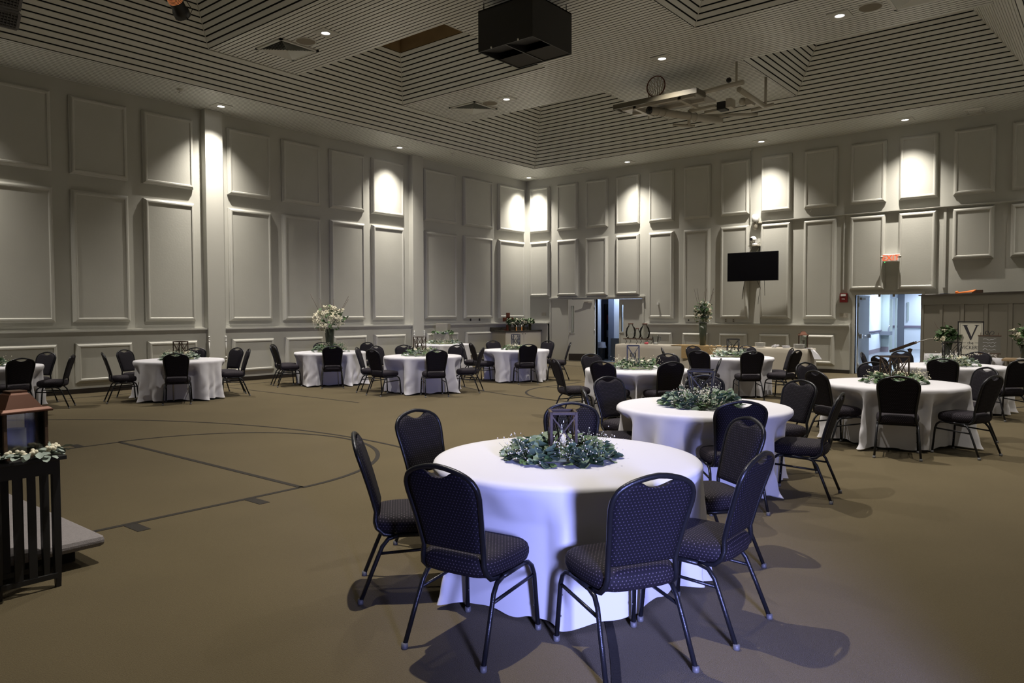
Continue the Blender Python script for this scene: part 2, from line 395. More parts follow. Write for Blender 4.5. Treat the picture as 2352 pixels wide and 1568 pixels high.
# ---- back wall with its two doorways
DL0, DL1, DR0, DR1, DZ = 3.05, 4.87, 11.42, 13.04, 2.15
m = MB().box(-.3, DL0, 0, .12, 0, DZ).box(DL1, DR0, 0, .12, 0, DZ).box(DR1, W+.3, 0, .12, 0, DZ).box(-.3, W+.3, 0, .12, DZ, Z1+.05)
wall_back = struct(m.build('wall_back', PAINT))
QX = [.22, 1.44, 2.66, 3.88, 5.12, 6.35, 7.57, 8.8, 10.04, 11.27, 12.47, 13.7, 14.92, 16.14]
for i, x in enumerate(QX):
    panel(wall_back, MBk(x+.44), .88, 4.6, 6.22)
    zb = 2.28 if i < 4 else 1.5 if i < 9 else 2.28 if i < 11 else 3.0
    panel(wall_back, MBk(x+.44), .88, zb, 4.27)
    if 4 <= i < 9: panel(wall_back, MBk(x+.44, .055), .88, .22, 1.06)
for a, b in ((0, 1.06), (4.97, 11.3)):
    MB().box(a, b, -.15, 0, 1.30, 1.335).box(a, b, -.12, 0, 1.27, 1.30).box(a, b, -.095, 0, 1.235, 1.27).build('chair_rail', TRIM, wall_back)
    MB().box(a, b, -.075, 0, .1, 1.235).build('wainscot', PAINT, wall_back)
    MB().box(a, b, -.05, 0, 1.335, 1.36).build('rail_step', TRIM, wall_back)
    struct(MB().box(a, b, -.095, 0, 0, .1).build('baseboard_back', BASEB))
MB().box(1.06, 4.97, -.06, 0, 2.20, 2.235).build('head_trim', TRIM, wall_back)
MB().box(8.62, W, -.06, 0, 4.31, 4.35).box(8.62, W, -.09, 0, 4.335, 4.35).build('picture_rail', TRIM, wall_back)
MB().box(11.1, 11.125, -.03, 0, 2.3, 4.31).build('joint_strip', TRIM, wall_back)
MB().box(13.5, 13.56, -.05, 0, 2.3, 4.31).build('joint_strip', TRIM, wall_back)
# pair of doors, left: leaf 1 folded right back, leaf 2 closed
def frame(n, a, b, dm=TRIM):
    m = MB().box(a-.06, a, -.03, .12, 0, DZ).box(b, b+.06, -.03, .12, 0, DZ).box(a-.06, b+.06, -.03, .12, DZ, DZ+.06)
    return struct(m.build(n, dm))
door1 = frame('door_1', DL0, DL1)
def leaf(parent, hinge, ang, wd, side, window, dm, kick=True, closer=True):
    """door leaf, local x from the hinge along the leaf, local -y is the face seen"""
    e = empty('leaf', (0, 0, 0)); e.parent = parent; e.matrix_local = Tr(*hinge) @ Rz(ang) @ Matrix.Diagonal((1, side, 1, 1))
    m = MB()
    if window:
        wx0, wx1, wz0, wz1 = window
        m.box(0, wx0, -.022, .022, .01, 2.143).box(wx1, wd, -.022, .022, .01, 2.143).box(wx0, wx1, -.022, .022, .01, wz0).box(wx0, wx1, -.022, .022, wz1, 2.143)
    else: m.box(0, wd, -.022, .022, .01, 2.143)
    sl = m.build('door_panel', dm, e)
    if window:
        f = MB().box(wx0-.03, wx0, -.034, .034, wz0-.03, wz1+.03).box(wx1, wx1+.03, -.034, .034, wz0-.03, wz1+.03).box(wx0, wx1, -.034, .034, wz0-.03, wz0).box(wx0, wx1, -.034, .034, wz1, wz1+.03)
        f.build('window_trim', dm, e); MB().box(wx0, wx1, -.004, .004, wz0, wz1).build('pane', GLASS, e)
    if kick: MB().box(.02, wd-.02, -.027, -.022, .03, .27).build('kick_plate', BASEB, e)
    m = MB().sphere((wd-.07, -.075, 1.0), .03, 12, 8).tube([(wd-.07, -.022, 1.0), (wd-.07, -.07, 1.0)], .012, 8); m.build('door_knob', CHROME, e)
    for z in (.25, 1.07, 1.88): MB().tube([(0, -.028, z-.05), (0, -.028, z+.05)], .012, 8).build('hinge', METAL, e)
    if closer:
        MB().box(.08, .36, -.075, -.022, 2.02, 2.08).bar((.2, -.09, 2.1), (.55, -.12, 2.1), .02, .01).build('door_closer', METAL, e)
    return e
leaf(door1, (DL0-.02, -.045, 0), math.radians(180+21), 0.93, -1, (.72, .82, 1.0, 1.93), DOORP)
leaf(door1, (DL1-.01, .05, 0), math.radians(180), .90, -1, (.73, .81, 1.05, 1.95), DOORP, kick=False, closer=False)
# shut single door to the left of the pair
door2 = struct(MB().box(1.1, 1.15, -.045, 0, 0, 2.19).box(2.05, 2.1, -.045, 0, 0, 2.19).box(1.15, 2.05, -.045, 0, 2.14, 2.19).build('door_2', TRIM))
MB().box(1.15, 2.05, -.02, 0, .01, 2.14).build('door_panel', DOORP, door2)
MB().box(1.0, 1.06, -.11, 0, 0, 1.3).build('trim_post', TRIM, wall_back)
# right doorway frame with the two leaves swung into the corridor
door3 = frame('door_3', DR0, DR1)
LEAFB = mat('pale_blue_door', (.62, .68, .74), .45)
e = leaf(door3, (DR0+.03, .14, 0), math.radians(84), .8, 1, None, LEAFB, kick=False)
MB().tube([(.12, -.08, 1.02), (.7, -.08, 1.02)], .018, 8).cbox((.1, -.05, 1.02), .07, .09, .12).cbox((.72, -.05, 1.02), .07, .09, .12).build('panic_bar', CHROME, e)
e = leaf(door3, (DR1-.02, .14, 0), math.radians(93), .8, 1, None, LEAFB, kick=False, closer=False)
MB().box(.3, .62, .02, .06, 1.0, 1.12).build('push_plate', BASEB, e)
for k in (12.0, 12.35): MB().tube([(k, .1, DZ-.06), (k, .1, DZ)], .03, 8).build('head_stop', METAL, door3)

# ---- corridor behind the right doorway and store room behind the left one
TILE = mat('grey_vinyl_tile', (.16, .18, .2), .28, var=.2, vscale=1.5)
m = MB().box(7.9, 8.0, .12, 16.2, 0, 2.9).box(14.3, 14.4, .12, 16.2, 0, 2.9).box(7.9, 14.4, 16, 16.2, 0, 2.9).box(7.9, 14.4, .12, 16.2, 2.8, 2.9)
cor = struct(m.build('wall_corridor', COOLW))
struct(MB().box(8.0, 14.3, .12, 16, 0, .008).build('floor', TILE))
RAILC = mat('mauve_rail', (.16, .14, .19), .5); GREYD = mat('slate_door', (.13, .145, .17), .5); SAGE = mat('sage_frame', (.36, .42, .40), .5)
PLUM = mat('plum_base', (.2, .17, .19), .6)
WA = Tr(9.44, 9.0, 0) @ Rz(math.atan2(3.8, -.29))
def onA(m_, nm, mm): o = m_.build(nm, mm, cor); o.matrix_local = WA; return o
onA(MB().box(0, 3.81, 0, 1.2, 0, 2.8), 'return_wall', COOLW); onA(MB().box(0, 3.81, -.015, 0, 0, .18), 'base_strip', PLUM)
onA(MB().box(0, 3.81, -.05, 0, .90, .94).box(0, 3.81, -.03, 0, .84, .885), 'hand_rail', RAILC)
MB().box(8.0, 9.45, 12.85, 13.0, 0, 2.8).build('alcove', SAGE, cor); MB().box(9.12, 9.45, 12.83, 12.85, 0, .22).build('base_strip', PLUM, cor)
MB().box(9.45, 9.52, 13.9, 14.0, 0, 2.3).box(9.26, 9.41, 13.6, 13.7, 0, 2.25).build('door_frame', SAGE, cor); MB().box(9.15, 9.27, 13.8, 13.85, 0, 2.2).build('inner_door', BLACK, cor)
MB().box(9.13, 9.40, 15.95, 16, 0, 2.75).build('inner_door', GREYD, cor)
MB().box(8.9, 9.13, 15.94, 16, .98, 1.08).box(9.40, 10.6, 15.94, 16, .98, 1.08).build('hand_rail', RAILC, cor)
f = thing('drinking_fountain', 'grey wall-hung drinking fountain in the lobby seen through the right doorway', 'fountain', (9.39, 12.63, .72))
MB().box(-.2, .2, -.2, .2, 0, .16).build('basin', GREYD, f); MB().tube([(.1, 0, .16), (.1, 0, .36), (.14, 0, .40)], .03, 8).build('spout', CHROME, f)
f = tag(MB().box(9.52, 9.60, 15.93, 15.95, 1.3, 2.15).box(9.53, 9.59, 15.925, 15.93, 1.34, 2.1).build('notice', SAGE), 'narrow framed notice on the far lobby wall', 'notice')
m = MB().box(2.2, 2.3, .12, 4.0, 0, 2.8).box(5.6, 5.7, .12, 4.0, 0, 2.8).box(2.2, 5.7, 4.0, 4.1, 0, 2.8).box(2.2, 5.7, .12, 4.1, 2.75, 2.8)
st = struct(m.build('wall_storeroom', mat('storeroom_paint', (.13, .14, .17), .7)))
struct(MB().box(2.3, 5.6, .12, 4.0, 0, .008).build('floor', TILE))
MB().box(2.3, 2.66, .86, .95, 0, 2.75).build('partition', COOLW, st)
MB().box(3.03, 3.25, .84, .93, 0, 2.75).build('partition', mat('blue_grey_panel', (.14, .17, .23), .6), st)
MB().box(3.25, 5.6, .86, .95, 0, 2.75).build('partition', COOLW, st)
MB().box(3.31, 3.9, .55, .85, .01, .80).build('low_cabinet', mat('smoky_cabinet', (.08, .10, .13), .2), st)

# ---- remaining walls (behind the camera and to its right), right one with the bright doorway
m = MB().box(W, W+.15, YF, -20.72, 0, Z1+.05).box(W, W+.15, -19.2, .12, 0, Z1+.05).box(W, W+.15, -20.72, -19.2, 2.15, Z1+.05)
wr = struct(m.build('wall_right', PAINT))
for y_a in (-16.9, -15.2, -13.5, -11.8, -10.1, -8.4, -6.7):
    panel(wr, Tr(W, y_a, 0) @ Rz(PI/2), 1.2, 1.5, 4.27); panel(wr, Tr(W, y_a, 0) @ Rz(PI/2), 1.2, 4.6, 6.22)
struct(MB().box(-.3, W+.3, YF-.3, YF, 0, Z1+.05).build('wall_front', PAINT))
# lobby box that the daylight lamp stands in
struct(MB().box(W+.15, 20.6, -22.6, -22.5, 0, 2.8).box(W+.15, 20.6, -17.4, -17.3, 0, 2.8).box(20.6, 20.7, -22.6, -17.3, 0, 2.8).box(W+.3, 20.7, -22.6, -17.3, 2.7, 2.8).box(W+.3, 20.7, -22.6, -17.3, -.1, 0).build('wall_lobby', PAINT))

# ---- panelled low wall of the stage wing, splayed across the right-hand corner
ang = math.atan2(-.663, .749)
LW = Tr(13.06, -.18, 0) @ Rz(ang)
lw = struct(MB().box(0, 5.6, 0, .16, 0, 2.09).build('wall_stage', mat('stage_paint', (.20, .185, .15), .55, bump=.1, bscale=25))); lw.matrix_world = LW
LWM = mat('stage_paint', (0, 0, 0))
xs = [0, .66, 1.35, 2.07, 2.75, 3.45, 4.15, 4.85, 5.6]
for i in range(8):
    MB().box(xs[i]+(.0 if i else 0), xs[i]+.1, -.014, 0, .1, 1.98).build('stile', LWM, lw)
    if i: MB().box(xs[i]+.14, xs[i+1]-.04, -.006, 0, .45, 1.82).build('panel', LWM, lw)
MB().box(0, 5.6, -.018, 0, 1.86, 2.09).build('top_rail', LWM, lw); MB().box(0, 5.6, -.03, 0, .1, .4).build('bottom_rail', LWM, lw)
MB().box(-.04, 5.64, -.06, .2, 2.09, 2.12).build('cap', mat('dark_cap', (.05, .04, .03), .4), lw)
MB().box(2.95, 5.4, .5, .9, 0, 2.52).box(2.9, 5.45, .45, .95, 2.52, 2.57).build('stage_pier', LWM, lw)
for x, y, dx, dy, rot, c, nm, lb in ((.34, .06, .3, .2, .2, WHITE, 'paper', 'loose white papers on the left end of the low stage wall'),
                                 (.75, .05, .22, .16, -.3, mat('blue_card', (.03, .05, .14), .6), 'folder', 'dark blue folder beside the papers on the low stage wall')):
    o = MB().cbox((0, 0, .006), dx, dy, .012).build(nm, c); o.matrix_world = LW @ Tr(x, y, 2.12) @ Rz(rot); tag(o, lb, nm)
OR = mat('orange_plastic', (.85, .20, .02), .45)
o = MB().add([(0, -.05, 0), (.5, -.03, .02), (.55, .02, .07), (.1, .06, .02), (0, -.05, .02), (.5, -.03, .04), (.55, .02, .085), (.1, .06, .04)],
             [(3, 2, 1, 0), (4, 5, 6, 7), (0, 1, 5, 4), (1, 2, 6, 5), (2, 3, 7, 6), (3, 0, 4, 7)]).sphere((-.03, 0, .03), .04, 8, 5)
o = o.build('orange_pouch', OR); o.matrix_world = LW @ Tr(1.15, .07, 2.12); tag(o, 'crumpled orange plastic pouch lying on the low stage wall cap', 'pouch')
o = MB().box(0, .3, 0, .04, 0, .07).build('wooden_block', WOODD); o.matrix_world = LW @ Tr(1.5, .14, 2.12); tag(o, 'small dark block behind the orange pouch on the low stage wall', 'block')
# ================================================================ CEILING FIXTURES
LAMPE = mat('lamp_face', (1, 1, 1), .5, emit=(1.0, .97, .95, 9.0))
_dl = {}
def downlight(x, y, z, label, power, angle, blend, tilt=None):
    t = thing('downlight', label, 'ceiling light', (x, y, z), 0, 'recessed downlights of the slatted ceiling')
    if 'p' not in _dl:
        m = MB()
        for a in range(24):
            a0, a1 = 2*PI*a/24, 2*PI*(a+1)/24
            def sq(t_): c, s_ = math.cos(t_), math.sin(t_); k = .19/max(abs(c), abs(s_)); return (c*k, s_*k, -.012)
            m.add([(.085*math.cos(a0), .085*math.sin(a0), -.012), (.085*math.cos(a1), .085*math.sin(a1), -.012), sq(a1), sq(a0)], [(0, 1, 2, 3)])
        m.box(-.19, .19, -.19, -.185, -.012, .0).box(-.19, .19, .185, .19, -.012, 0).box(-.19, -.185, -.19, .19, -.012, 0).box(.185, .19, -.19, .19, -.012, 0)
        _dl['p'] = m.data('plate', TRIM)
        _dl['r'] = MB().lathe([(.085, -.004), (.095, -.012), (.098, -.02), (.088, -.022), (.082, -.01), (.078, .0)], 24).data('ring', WHITE)
        _dl['l'] = MB().lathe([(.0005, -.006), (.078, -.006)], 24).data('lamp', LAMPE)
    inst(_dl['p'], 'plate', t); inst(_dl['r'], 'ring', t); inst(_dl['l'], 'lamp', t)
    l = light('SPOT', 'downlight_lamp', (0, 0, -.04), power, WARM, t, spot_size=math.radians(angle), spot_blend=blend, shadow_soft_size=.035)
    peaked(l, *((.30, 1.0, 10) if z < 7 else (.45, 1.1, 6)))
    return t
AW, BW, AF, BF = 97, 1.0, 118, .9
for x, y, lb in ((.68, -12.35, 'lit square downlight over the second pilaster of the left wall'), (.65, -6.78, 'lit square downlight over the left wall between the pilasters'),
                 (.58, -.58, 'lit square downlight in the far corner of the soffit'), (4.70, -.72, 'lit square downlight over the back wall above the left doorway'),
                 (9.05, -.73, 'lit square downlight over the back wall above the television'), (12.72, -.73, 'lit square downlight over the back wall above the exit sign'),
                 (.68, -17.95, 'lit downlight of the left soffit just outside the left edge'), (16.6, -1.2, 'downlight of the far right soffit corner'),
                 (16.6, -6.8, 'downlight of the right soffit out of view'), (16.6, -12.4, 'second downlight of the right soffit out of view')):
    downlight(x, y, Z1, lb, P_WALL if x < 16 else P_WALL*.5, AW, BW)
for x, y, lb in ((4.81, -12.45, 'lit downlight in the near left beam beside a round speaker'), (4.67, -6.73, 'lit downlight in the far beam beside the far air diffuser'),
                 (9.2, -6.9, 'lit downlight in the ceiling just above the basketball hoop'), (12.85, -6.88, 'lit downlight in the far beam at upper right'),
                 (9.2, -14.6, 'downlight of the middle beam out of view'), (13.0, -12.4, 'downlight of the near beam out of view, right'),
                  (13.1, -18.2, 'downlight of the rear beam out of view, right')):
    downlight(x, y, Z2-.002, lb, P_FLOOR, AF, BF)
def diffuser(x, y, z, label, s=.46):
    t = thing('air_diffuser', label, 'air vent', (x, y, z), 0, 'air diffusers in the ceiling')
    MB().box(-s, s, -s, -s+.06, -.03, 0).box(-s, s, s-.06, s, -.03, 0).box(-s, -s+.06, -s, s, -.03, 0).box(s-.06, s, -s, s, -.03, 0).build('frame', TRIM, t)
    MB().box(-s+.05, s-.05, -s+.05, s-.05, -.004, -.001).build('backing', BLACKM, t)
    for k in range(9):
        r0 = s-.07-k*.04; r1 = r0-.03; m = MB()
        vs = [(sx*r, sy*r, z_) for r, z_ in ((r0, -.036), (r1, -.008)) for sx, sy in ((-1, -1), (1, -1), (1, 1), (-1, 1))]
        m.add(vs, [(i, 4+i, 4+(i+1) % 4, (i+1) % 4) for i in range(4)]).build('louvre', SLAT, t)
diffuser(3.43, -12.40, Z2, 'square louvred air diffuser in the near beam at upper left')
diffuser(3.44, -6.65, Z2, 'square louvred air diffuser in the far beam left of centre')
diffuser(14.15, -6.95, Z2, 'square louvred air diffuser cut by the top edge at right')
diffuser(2.87, -.62, Z1, 'small air diffuser in the soffit near the far corner', .2)
diffuser(14.2, -.6, Z1, 'small air diffuser in the soffit above the right end of the back wall', .2)
for x, y, lb in ((4.11, -12.42, 'round ceiling speaker beside the near left air diffuser'), (4.08, -6.70, 'round ceiling speaker beside the far air diffuser'), (13.38, -6.9, 'round ceiling speaker at the top edge right of centre')):
    t = thing('ceiling_speaker', lb, 'speaker', (x, y, Z2), 0, 'round speakers flush in the ceiling')
    MB().lathe([(.19, -.004), (.20, -.014), (.215, -.014), (.222, 0)], 28).build('rim', TRIM, t); MB().lathe([(.0005, -.008), (.19, -.008)], 28).build('grille', mat('speaker_cloth', (.19, .165, .12), .8), t)
for x, y, lb in ((1.19, -13.58, 'tiny sprinkler head under the left soffit near the first pilaster'), (1.27, -5.19, 'tiny sprinkler head under the left soffit near the corner')):
    t = thing('sprinkler', lb, 'sprinkler', (x, y, Z1), 0, 'sprinkler heads of the soffit')
    MB().lathe([(.06, 0), (.055, -.02), (.03, -.03), (.0005, -.03)], 14).build('cup', TRIM, t); MB().lathe([(.012, -.03), (.012, -.06), (.04, -.062), (.04, -.066), (.0005, -.066)], 12).build('head', CHROME, t)
# egg-crate return grilles on the left slope, top left corner
for z0, z1, y0_, y1_, lb in ((6.70, 6.93, -17.9, -16.83, 'dark egg-crate return grille at the top left edge, lower one'), (6.97, 7.42, -17.9, -16.85, 'dark egg-crate return grille at the top left edge, upper one')):
    t = thing('return_grille', lb, 'air vent', (X0, 0, Z1), 0, 'egg-crate grilles in the left slope')
    def P(y, z, o=0): return (SL*(z-Z1)+.805*o, y, z-Z1-.593*o)
    m = MB()
    for a, b in (((y0_, z0), (y1_, z0)), ((y0_, z1), (y1_, z1)), ((y0_, z0), (y0_, z1)), ((y1_, z0), (y1_, z1))): m.bar(P(*a, .015), P(*b, .015), .05, .03)
    m.build('frame', mat('grey_grille', (.16, .155, .16), .6), t)
    m = MB(); k = y0_
    while k < y1_: m.bar(P(k, z0, .02), P(k, z1, .02), .006, .03); k += .05
    k = z0
    while k < z1: m.bar(P(y0_, k, .02), P(y1_, k, .02), .006, .03); k += .04
    m.build('egg_crate', mat('grey_grille', (0, 0, 0)), t)
    MB().add([P(y0_, z0, .003), P(y1_, z0, .003), P(y1_, z1, .003), P(y0_, z1, .003)], [(0, 1, 2, 3)]).build('backing', BLACKM, t)

# big black loudspeaker cluster
t = thing('speaker_cluster', 'large black box loudspeaker cluster hanging from the ceiling on chains', 'speaker', (8.69, -11.04, 6.3))
hx, hy, H_ = .61, .57, .72
m = MB().box(-hx, -hx+.02, -hy, hy, 0, H_).box(hx-.02, hx, -hy, hy, 0, H_).box(-hx+.02, hx-.02, -hy, -hy+.02, 0, H_).box(-hx+.02, hx-.02, hy-.02, hy, 0, H_).box(-hx, hx, -hy, hy, H_-.02, H_)
m.build('cabinet', BLACK, t)
MB().box(-.012, .012, -hy+.02, hy-.02, .0, .25).build('divider', BLACK, t); 
for sx in (-1, 1):
    MB().add([(sx*.015, -hy+.02, .01), (sx*(hx-.02), -hy+.02, .01), (sx*(hx-.02), 0, .14), (sx*.015, 0, .14)], [(0, 1, 2, 3)]).build('baffle', mat('grille_black', (.02, .019, .02), .8), t)
    MB().add([(sx*.015, 0, .015), (sx*(hx-.02), 0, .015), (sx*(hx-.02), hy-.02, .015), (sx*.015, hy-.02, .015)], [(0, 1, 2, 3)]).build('grille_cloth', mat('grille_grey', (.045, .042, .038), .9), t)
    MB().sphere((sx*.3, -hy+.0, .02), .022, 10, 6).build('latch', CHROME, t)
    for sy in (-1, 1):
        m = MB()
        for k in range(5):
            c0 = Vector((sx*(hx-.07), sy*(hy-.07), H_+.012+k*.030))
            pts = [c0+Vector(((.011*math.cos(a) if k % 2 else 0), (0 if k % 2 else .011*math.cos(a)), .024*math.sin(a))) for a in [2*PI*i/10 for i in range(10)]]
            m.tube(pts, .004, 6, closed=True)
        m.build('chain', BLACK, t)
# stage light in the upper left
t = thing('stage_light', 'black stage spotlight with orange lit vents at the top edge left', 'spotlight', (5.12, -15.6, 6.70), .6)
MB().tube([(-.9, 0, .22), (.9, 0, .22)], .024, 10).build('pipe', BLACK, t); MB().tube([(-.16, 0, 0), (-.16, 0, .15), (0, 0, .2), (.16, 0, .15), (.16, 0, 0)], .01, 8).build('yoke', BLACK, t)
d = Matrix.Rotation(math.radians(55), 4, 'X')
MB().lathe([(.07, .18), (.1, .14), (.11, 0), (.11, -.12), (.13, -.16), (.13, -.26), (.12, -.26), (.1, -.15)], 20, mtx=d).build('can', BLACK, t)
m = MB()
for k in range(6): m.lathe([(.111, .0+k*.02), (.113, .008+k*.02)], 20, mtx=d)
m.build('vent_slot', mat('hot_vent', (.4, .1, .02), .5, emit=(1, .35, .12, .5)), t)
pts = [(.1, .05, .1), (.22, .1, -.1), (.12, .15, -.22), (.0, .1, -.1), (.15, 0, .12), (.3, 0, .22)]
MB().tube(pts, .006, 6).build('cable', BLACK, t)

# folded-up basketball goal
t = thing('basketball_goal', 'basketball backboard and hoop folded up under the ceiling on white pipes', 'basketball hoop', (8.62, -5.9, 6.55))
GP = mat('cream_pipe', (.42, .39, .32), .4); GB = mat('backboard_white', (.34, .33, .30), .35)
MB().box(-1.0, 1.05, -.32, .75, .0, .035).build('backboard', GB, t)
MB().box(-1.04, 1.09, -.37, -.32, -.05, .06).build('edge_pad', mat('pad_grey', (.10, .09, .065), .45), t)
for sx in (-1.04, 1.05): MB().box(sx, sx+.04, -.32, .1, -.05, .06).build('edge_pad', mat('pad_grey', (0, 0, 0)), t)
MB().box(-.9, .95, -.2, -.12, -.07, 0).box(-.9, .95, .3, .38, -.07, 0).box(-.6, -.52, -.2, .7, -.09, 0).box(.55, .63, -.2, .7, -.09, 0).build('back_brace', GP, t)
rim = [(-.04+.232*math.cos(a), -.12, .36+.232*math.sin(a)) for a in [2*PI*i/32 for i in range(32)]]
rm = MB().tube(rim, .014, 8, closed=True).box(-.12, .04, -.16, -.08, .035, .14).build('rim', mat('rust_rim', (.10, .025, .012), .4), t)
m = MB()
for i in range(14):
    a = 2*PI*i/14; c0 = (-.04+.23*math.cos(a), -.12, .36+.23*math.sin(a))
    for s in (-1, 1):
        b = a+s*.5; c1 = (-.04+.13*math.cos(b), -.0, .2+.13*math.sin(b)); c2 = (-.04+.08*math.cos(a+s*.2), .0, .07+.06*math.sin(a))
        m.tube([c0, c1, c2], .007, 4)
m.build('net', mat('net_cord', (.40, .35, .27), .8), t)
for nm, a, b, r, mm in (('main_pipe', (-.24, -.12, -.15), (.66, 1.9, -.15), .085, GP), ('cross_pipe', (-.1, .15, .03), (1.96, .1, .12), .05, GP), ('arm_pipe', (1.78, .3, .04), (1.80, 1.7, -.02), .06, GP),
                    ('thin_pipe', (.1, 1.5, -.02), (1.35, 2.5, .02), .04, GP), ('hanger_pipe', (1.45, 1.85, -.03), (2.0, 1.8, 0), .035, GP), ('hanger_pipe', (1.74, .25, .1), (1.74, .25, .63), .025, GP),
                    ('hanger_pipe', (1.84, 1.72, 0), (1.84, 1.72, .63), .03, GP), ('hanger_pipe', (-.9, 1.1, 0), (-.9, 1.1, .63), .022, GP), ('hanger_pipe', (.25, 1.0, -.38), (.25, 1.0, .0), .035, GP), ('lower_pipe', (-.05, .75, -.35), (.35, 1.1, -.38), .03, GP)):
    MB().tube([a, b], r, 14).build(nm, mm, t)
MB().lathe([(.0005, .012), (.07, .008), (.088, -.0), (.088, -.06)], 20, mtx=Tr(-.24, -.12, -.15) @ Matrix.Rotation(math.radians(66), 4, 'Z') @ Matrix.Rotation(-PI/2, 4, 'Y')).build('end_cap', mat('glossy_black', (.01, .01, .01), .08), t)
for q in (.12, .2, .55, .63):
    c0 = Vector((-.24, -.12, -.15)).lerp(Vector((.66, 1.9, -.15)), q)
    MB().tube([c0+Vector((.1*math.cos(a)*.91, -.1*math.cos(a)*.4, .1*math.sin(a))) for a in [2*PI*i/16 for i in range(16)]], .008, 6, closed=True).build('u_bolt', METAL, t)
MB().box(.95, 1.15, 1.0, 1.25, -.12, .06).build('motor', BLACK, t); MB().box(1.17, 1.3, 1.0, 1.25, -.1, .1).sphere((1.5, 1.2, .02), .09, 12, 8).box(1.6, 1.75, 1.1, 1.3, -.1, .05).build('gearbox', GP, t)
MB().box(.3, .95, .9, 1.0, -.06, .0).box(.5, 1.1, 1.3, 1.36, -.05, 0).build('linkage', GP, t)
MB().sphere((1.55, .28, .28), .06, 12, 8).build('pulley', BLACK, t)

# ================================================================ WALL FIXTURES
t = thing('television', 'black flat television mounted on the back wall', 'television', (8.69, -.36, 3.02), math.radians(2))
MB().box(-.745, .745, -.03, .03, -.42, .42).build('casing', BLACK, t, bevel=.006)
MB().box(-.735, .735, -.034, -.03, -.405, .41).build('screen', mat('dark_screen', (.004, .004, .006), .12), t)
MB().box(-.2, .2, .03, .08, -.2, .2).box(-.05, .05, .08, .33, -.05, .05).box(-.14, .14, .3, .355, -.3, .3).build('wall_bracket', BLACK, t)
for pts in ([(-.25, .05, -.42), (-.3, .1, -.6), (-.36, .15, -.95)], [(.12, .05, -.42), (.2, .1, -.62), (.12, .2, -.9), (.1, .2, -1.1)], [(.33, .05, -.42), (.33, .1, -.85)]): MB().tube(pts, .006, 6).build('cable', BLACK, t)
t = thing('camera_unit', 'white pan-tilt camera on a bracket above the television', 'camera', (8.66, -.2, 3.62))
MB().box(-.13, .13, -.1, .2, .0, .02).bar((-.1, .18, 0), (-.1, -.05, -.17), .02).bar((.1, .18, 0), (.1, -.05, -.17), .02).bar((-.1, 0, -.15), (.1, .1, 0), .015).build('bracket', METAL, t)
MB().lathe([(.0005, .02), (.1, .02), (.1, .06), (.085, .08), (.0005, .08)], 24).build('base', WHITE, t)
MB().sphere((-.01, -.02, .19), .095, 20, 12, 1.1).box(-.1, .08, -.06, .06, .08, .2).build('head', WHITE, t); MB().tube([(-.03, -.09, .2), (-.04, -.13, .2)], .045, 18).build('lens', BLACK, t)
MB().tube([(.08, .05, .05), (.16, .05, .12), (.13, .1, .0), (.1, .15, -.1)], .006, 6).build('cable', BLACK, t)
t = thing('alarm_dome', 'white dome sensor on the back wall above the camera', 'sensor', (8.66, -.1, 4.32))
MB().lathe([(.085, 0), (.105, .03), (.105, .14), (.095, .2), (.06, .24), (.0005, .25)], 24).build('dome', WHITE, t); MB().lathe([(.08, 0), (.075, -.16), (.06, -.2), (.0005, -.2)], 20).build('lower_body', METAL, t); MB().box(-.05, .05, 0, .1, -.1, .15).build('wall_plate', METAL, t); MB().box(.1, .2, -.02, .02, -.03, .01).build('side_tag', METAL, t)
o = tag(MB().tube([(8.47, -.035, 4.36), (8.47, -.035, 6.5)], .014, 8).box(8.44, 8.5, -.05, 0, 6.44, 6.5).build('conduit', TRIM), 'thin vertical conduit running from the ceiling to the dome sensor', 'conduit')
t = thing('exit_sign', 'white exit sign with orange-red letters and two lamp heads above the right doorway', 'sign', (12.33, -.13, 3.0))
MB().box(-.19, .19, -.045, .1, 0, .2).build('housing', WHITE, t, bevel=.012)
MB().box(-.155, .135, -.052, -.045, .022, .178).build('face', mat('exit_face', (.55, .42, .36), .5, emit=(1, .5, .35, .25)), t)
text('lettering', 'EXIT', .205, mat('exit_letters', (.75, .12, .04), .5, emit=(1, .10, .02, .9)), t, Tr(-.01, -.054, .10) @ Matrix.Rotation(PI/2, 4, 'X'), .001)
for s in (-1, 1): MB().sphere((s*.22, -.08, .13), .035, 10, 6).tube([(s*.19, -.03, .12), (s*.22, -.06, .13)], .012, 8).build('lamp_head', METAL, t)
MB().sphere((-.15, -.05, -.01), .008, 8, 5).build('indicator', mat('green_led', (0, .5, .1), .4, emit=(.05, 1, .2, 3)), t)
t = thing('fire_alarm', 'red fire alarm box on the wall left of the right doorway', 'alarm', (11.13, -.0, 1.95))
MB().box(-.1, .1, -.07, 0, 0, .25).build('housing', mat('alarm_red', (.13, .008, .008), .4), t, bevel=.006); MB().box(-.07, .06, -.076, -.07, .17, .225).build('strobe', WHITE, t); text('lettering', 'FIRE', .045, WHITE, t, Tr(0, -.072, .09) @ Matrix.Rotation(PI/2, 4, 'X'), .001)
o = tag(MB().box(11.02, 11.24, -.012, 0, 1.53, 1.66).build('switch_plate', METAL), 'brown metal switch plate below the fire alarm', 'switch')
o = tag(MB().box(.72, .92, -.012, 0, 1.58, 1.70).box(.74, .9, -.018, -.012, 1.60, 1.635).build('switch_plate', METAL), 'switch plate beside the corner cabinet doorway', 'switch')
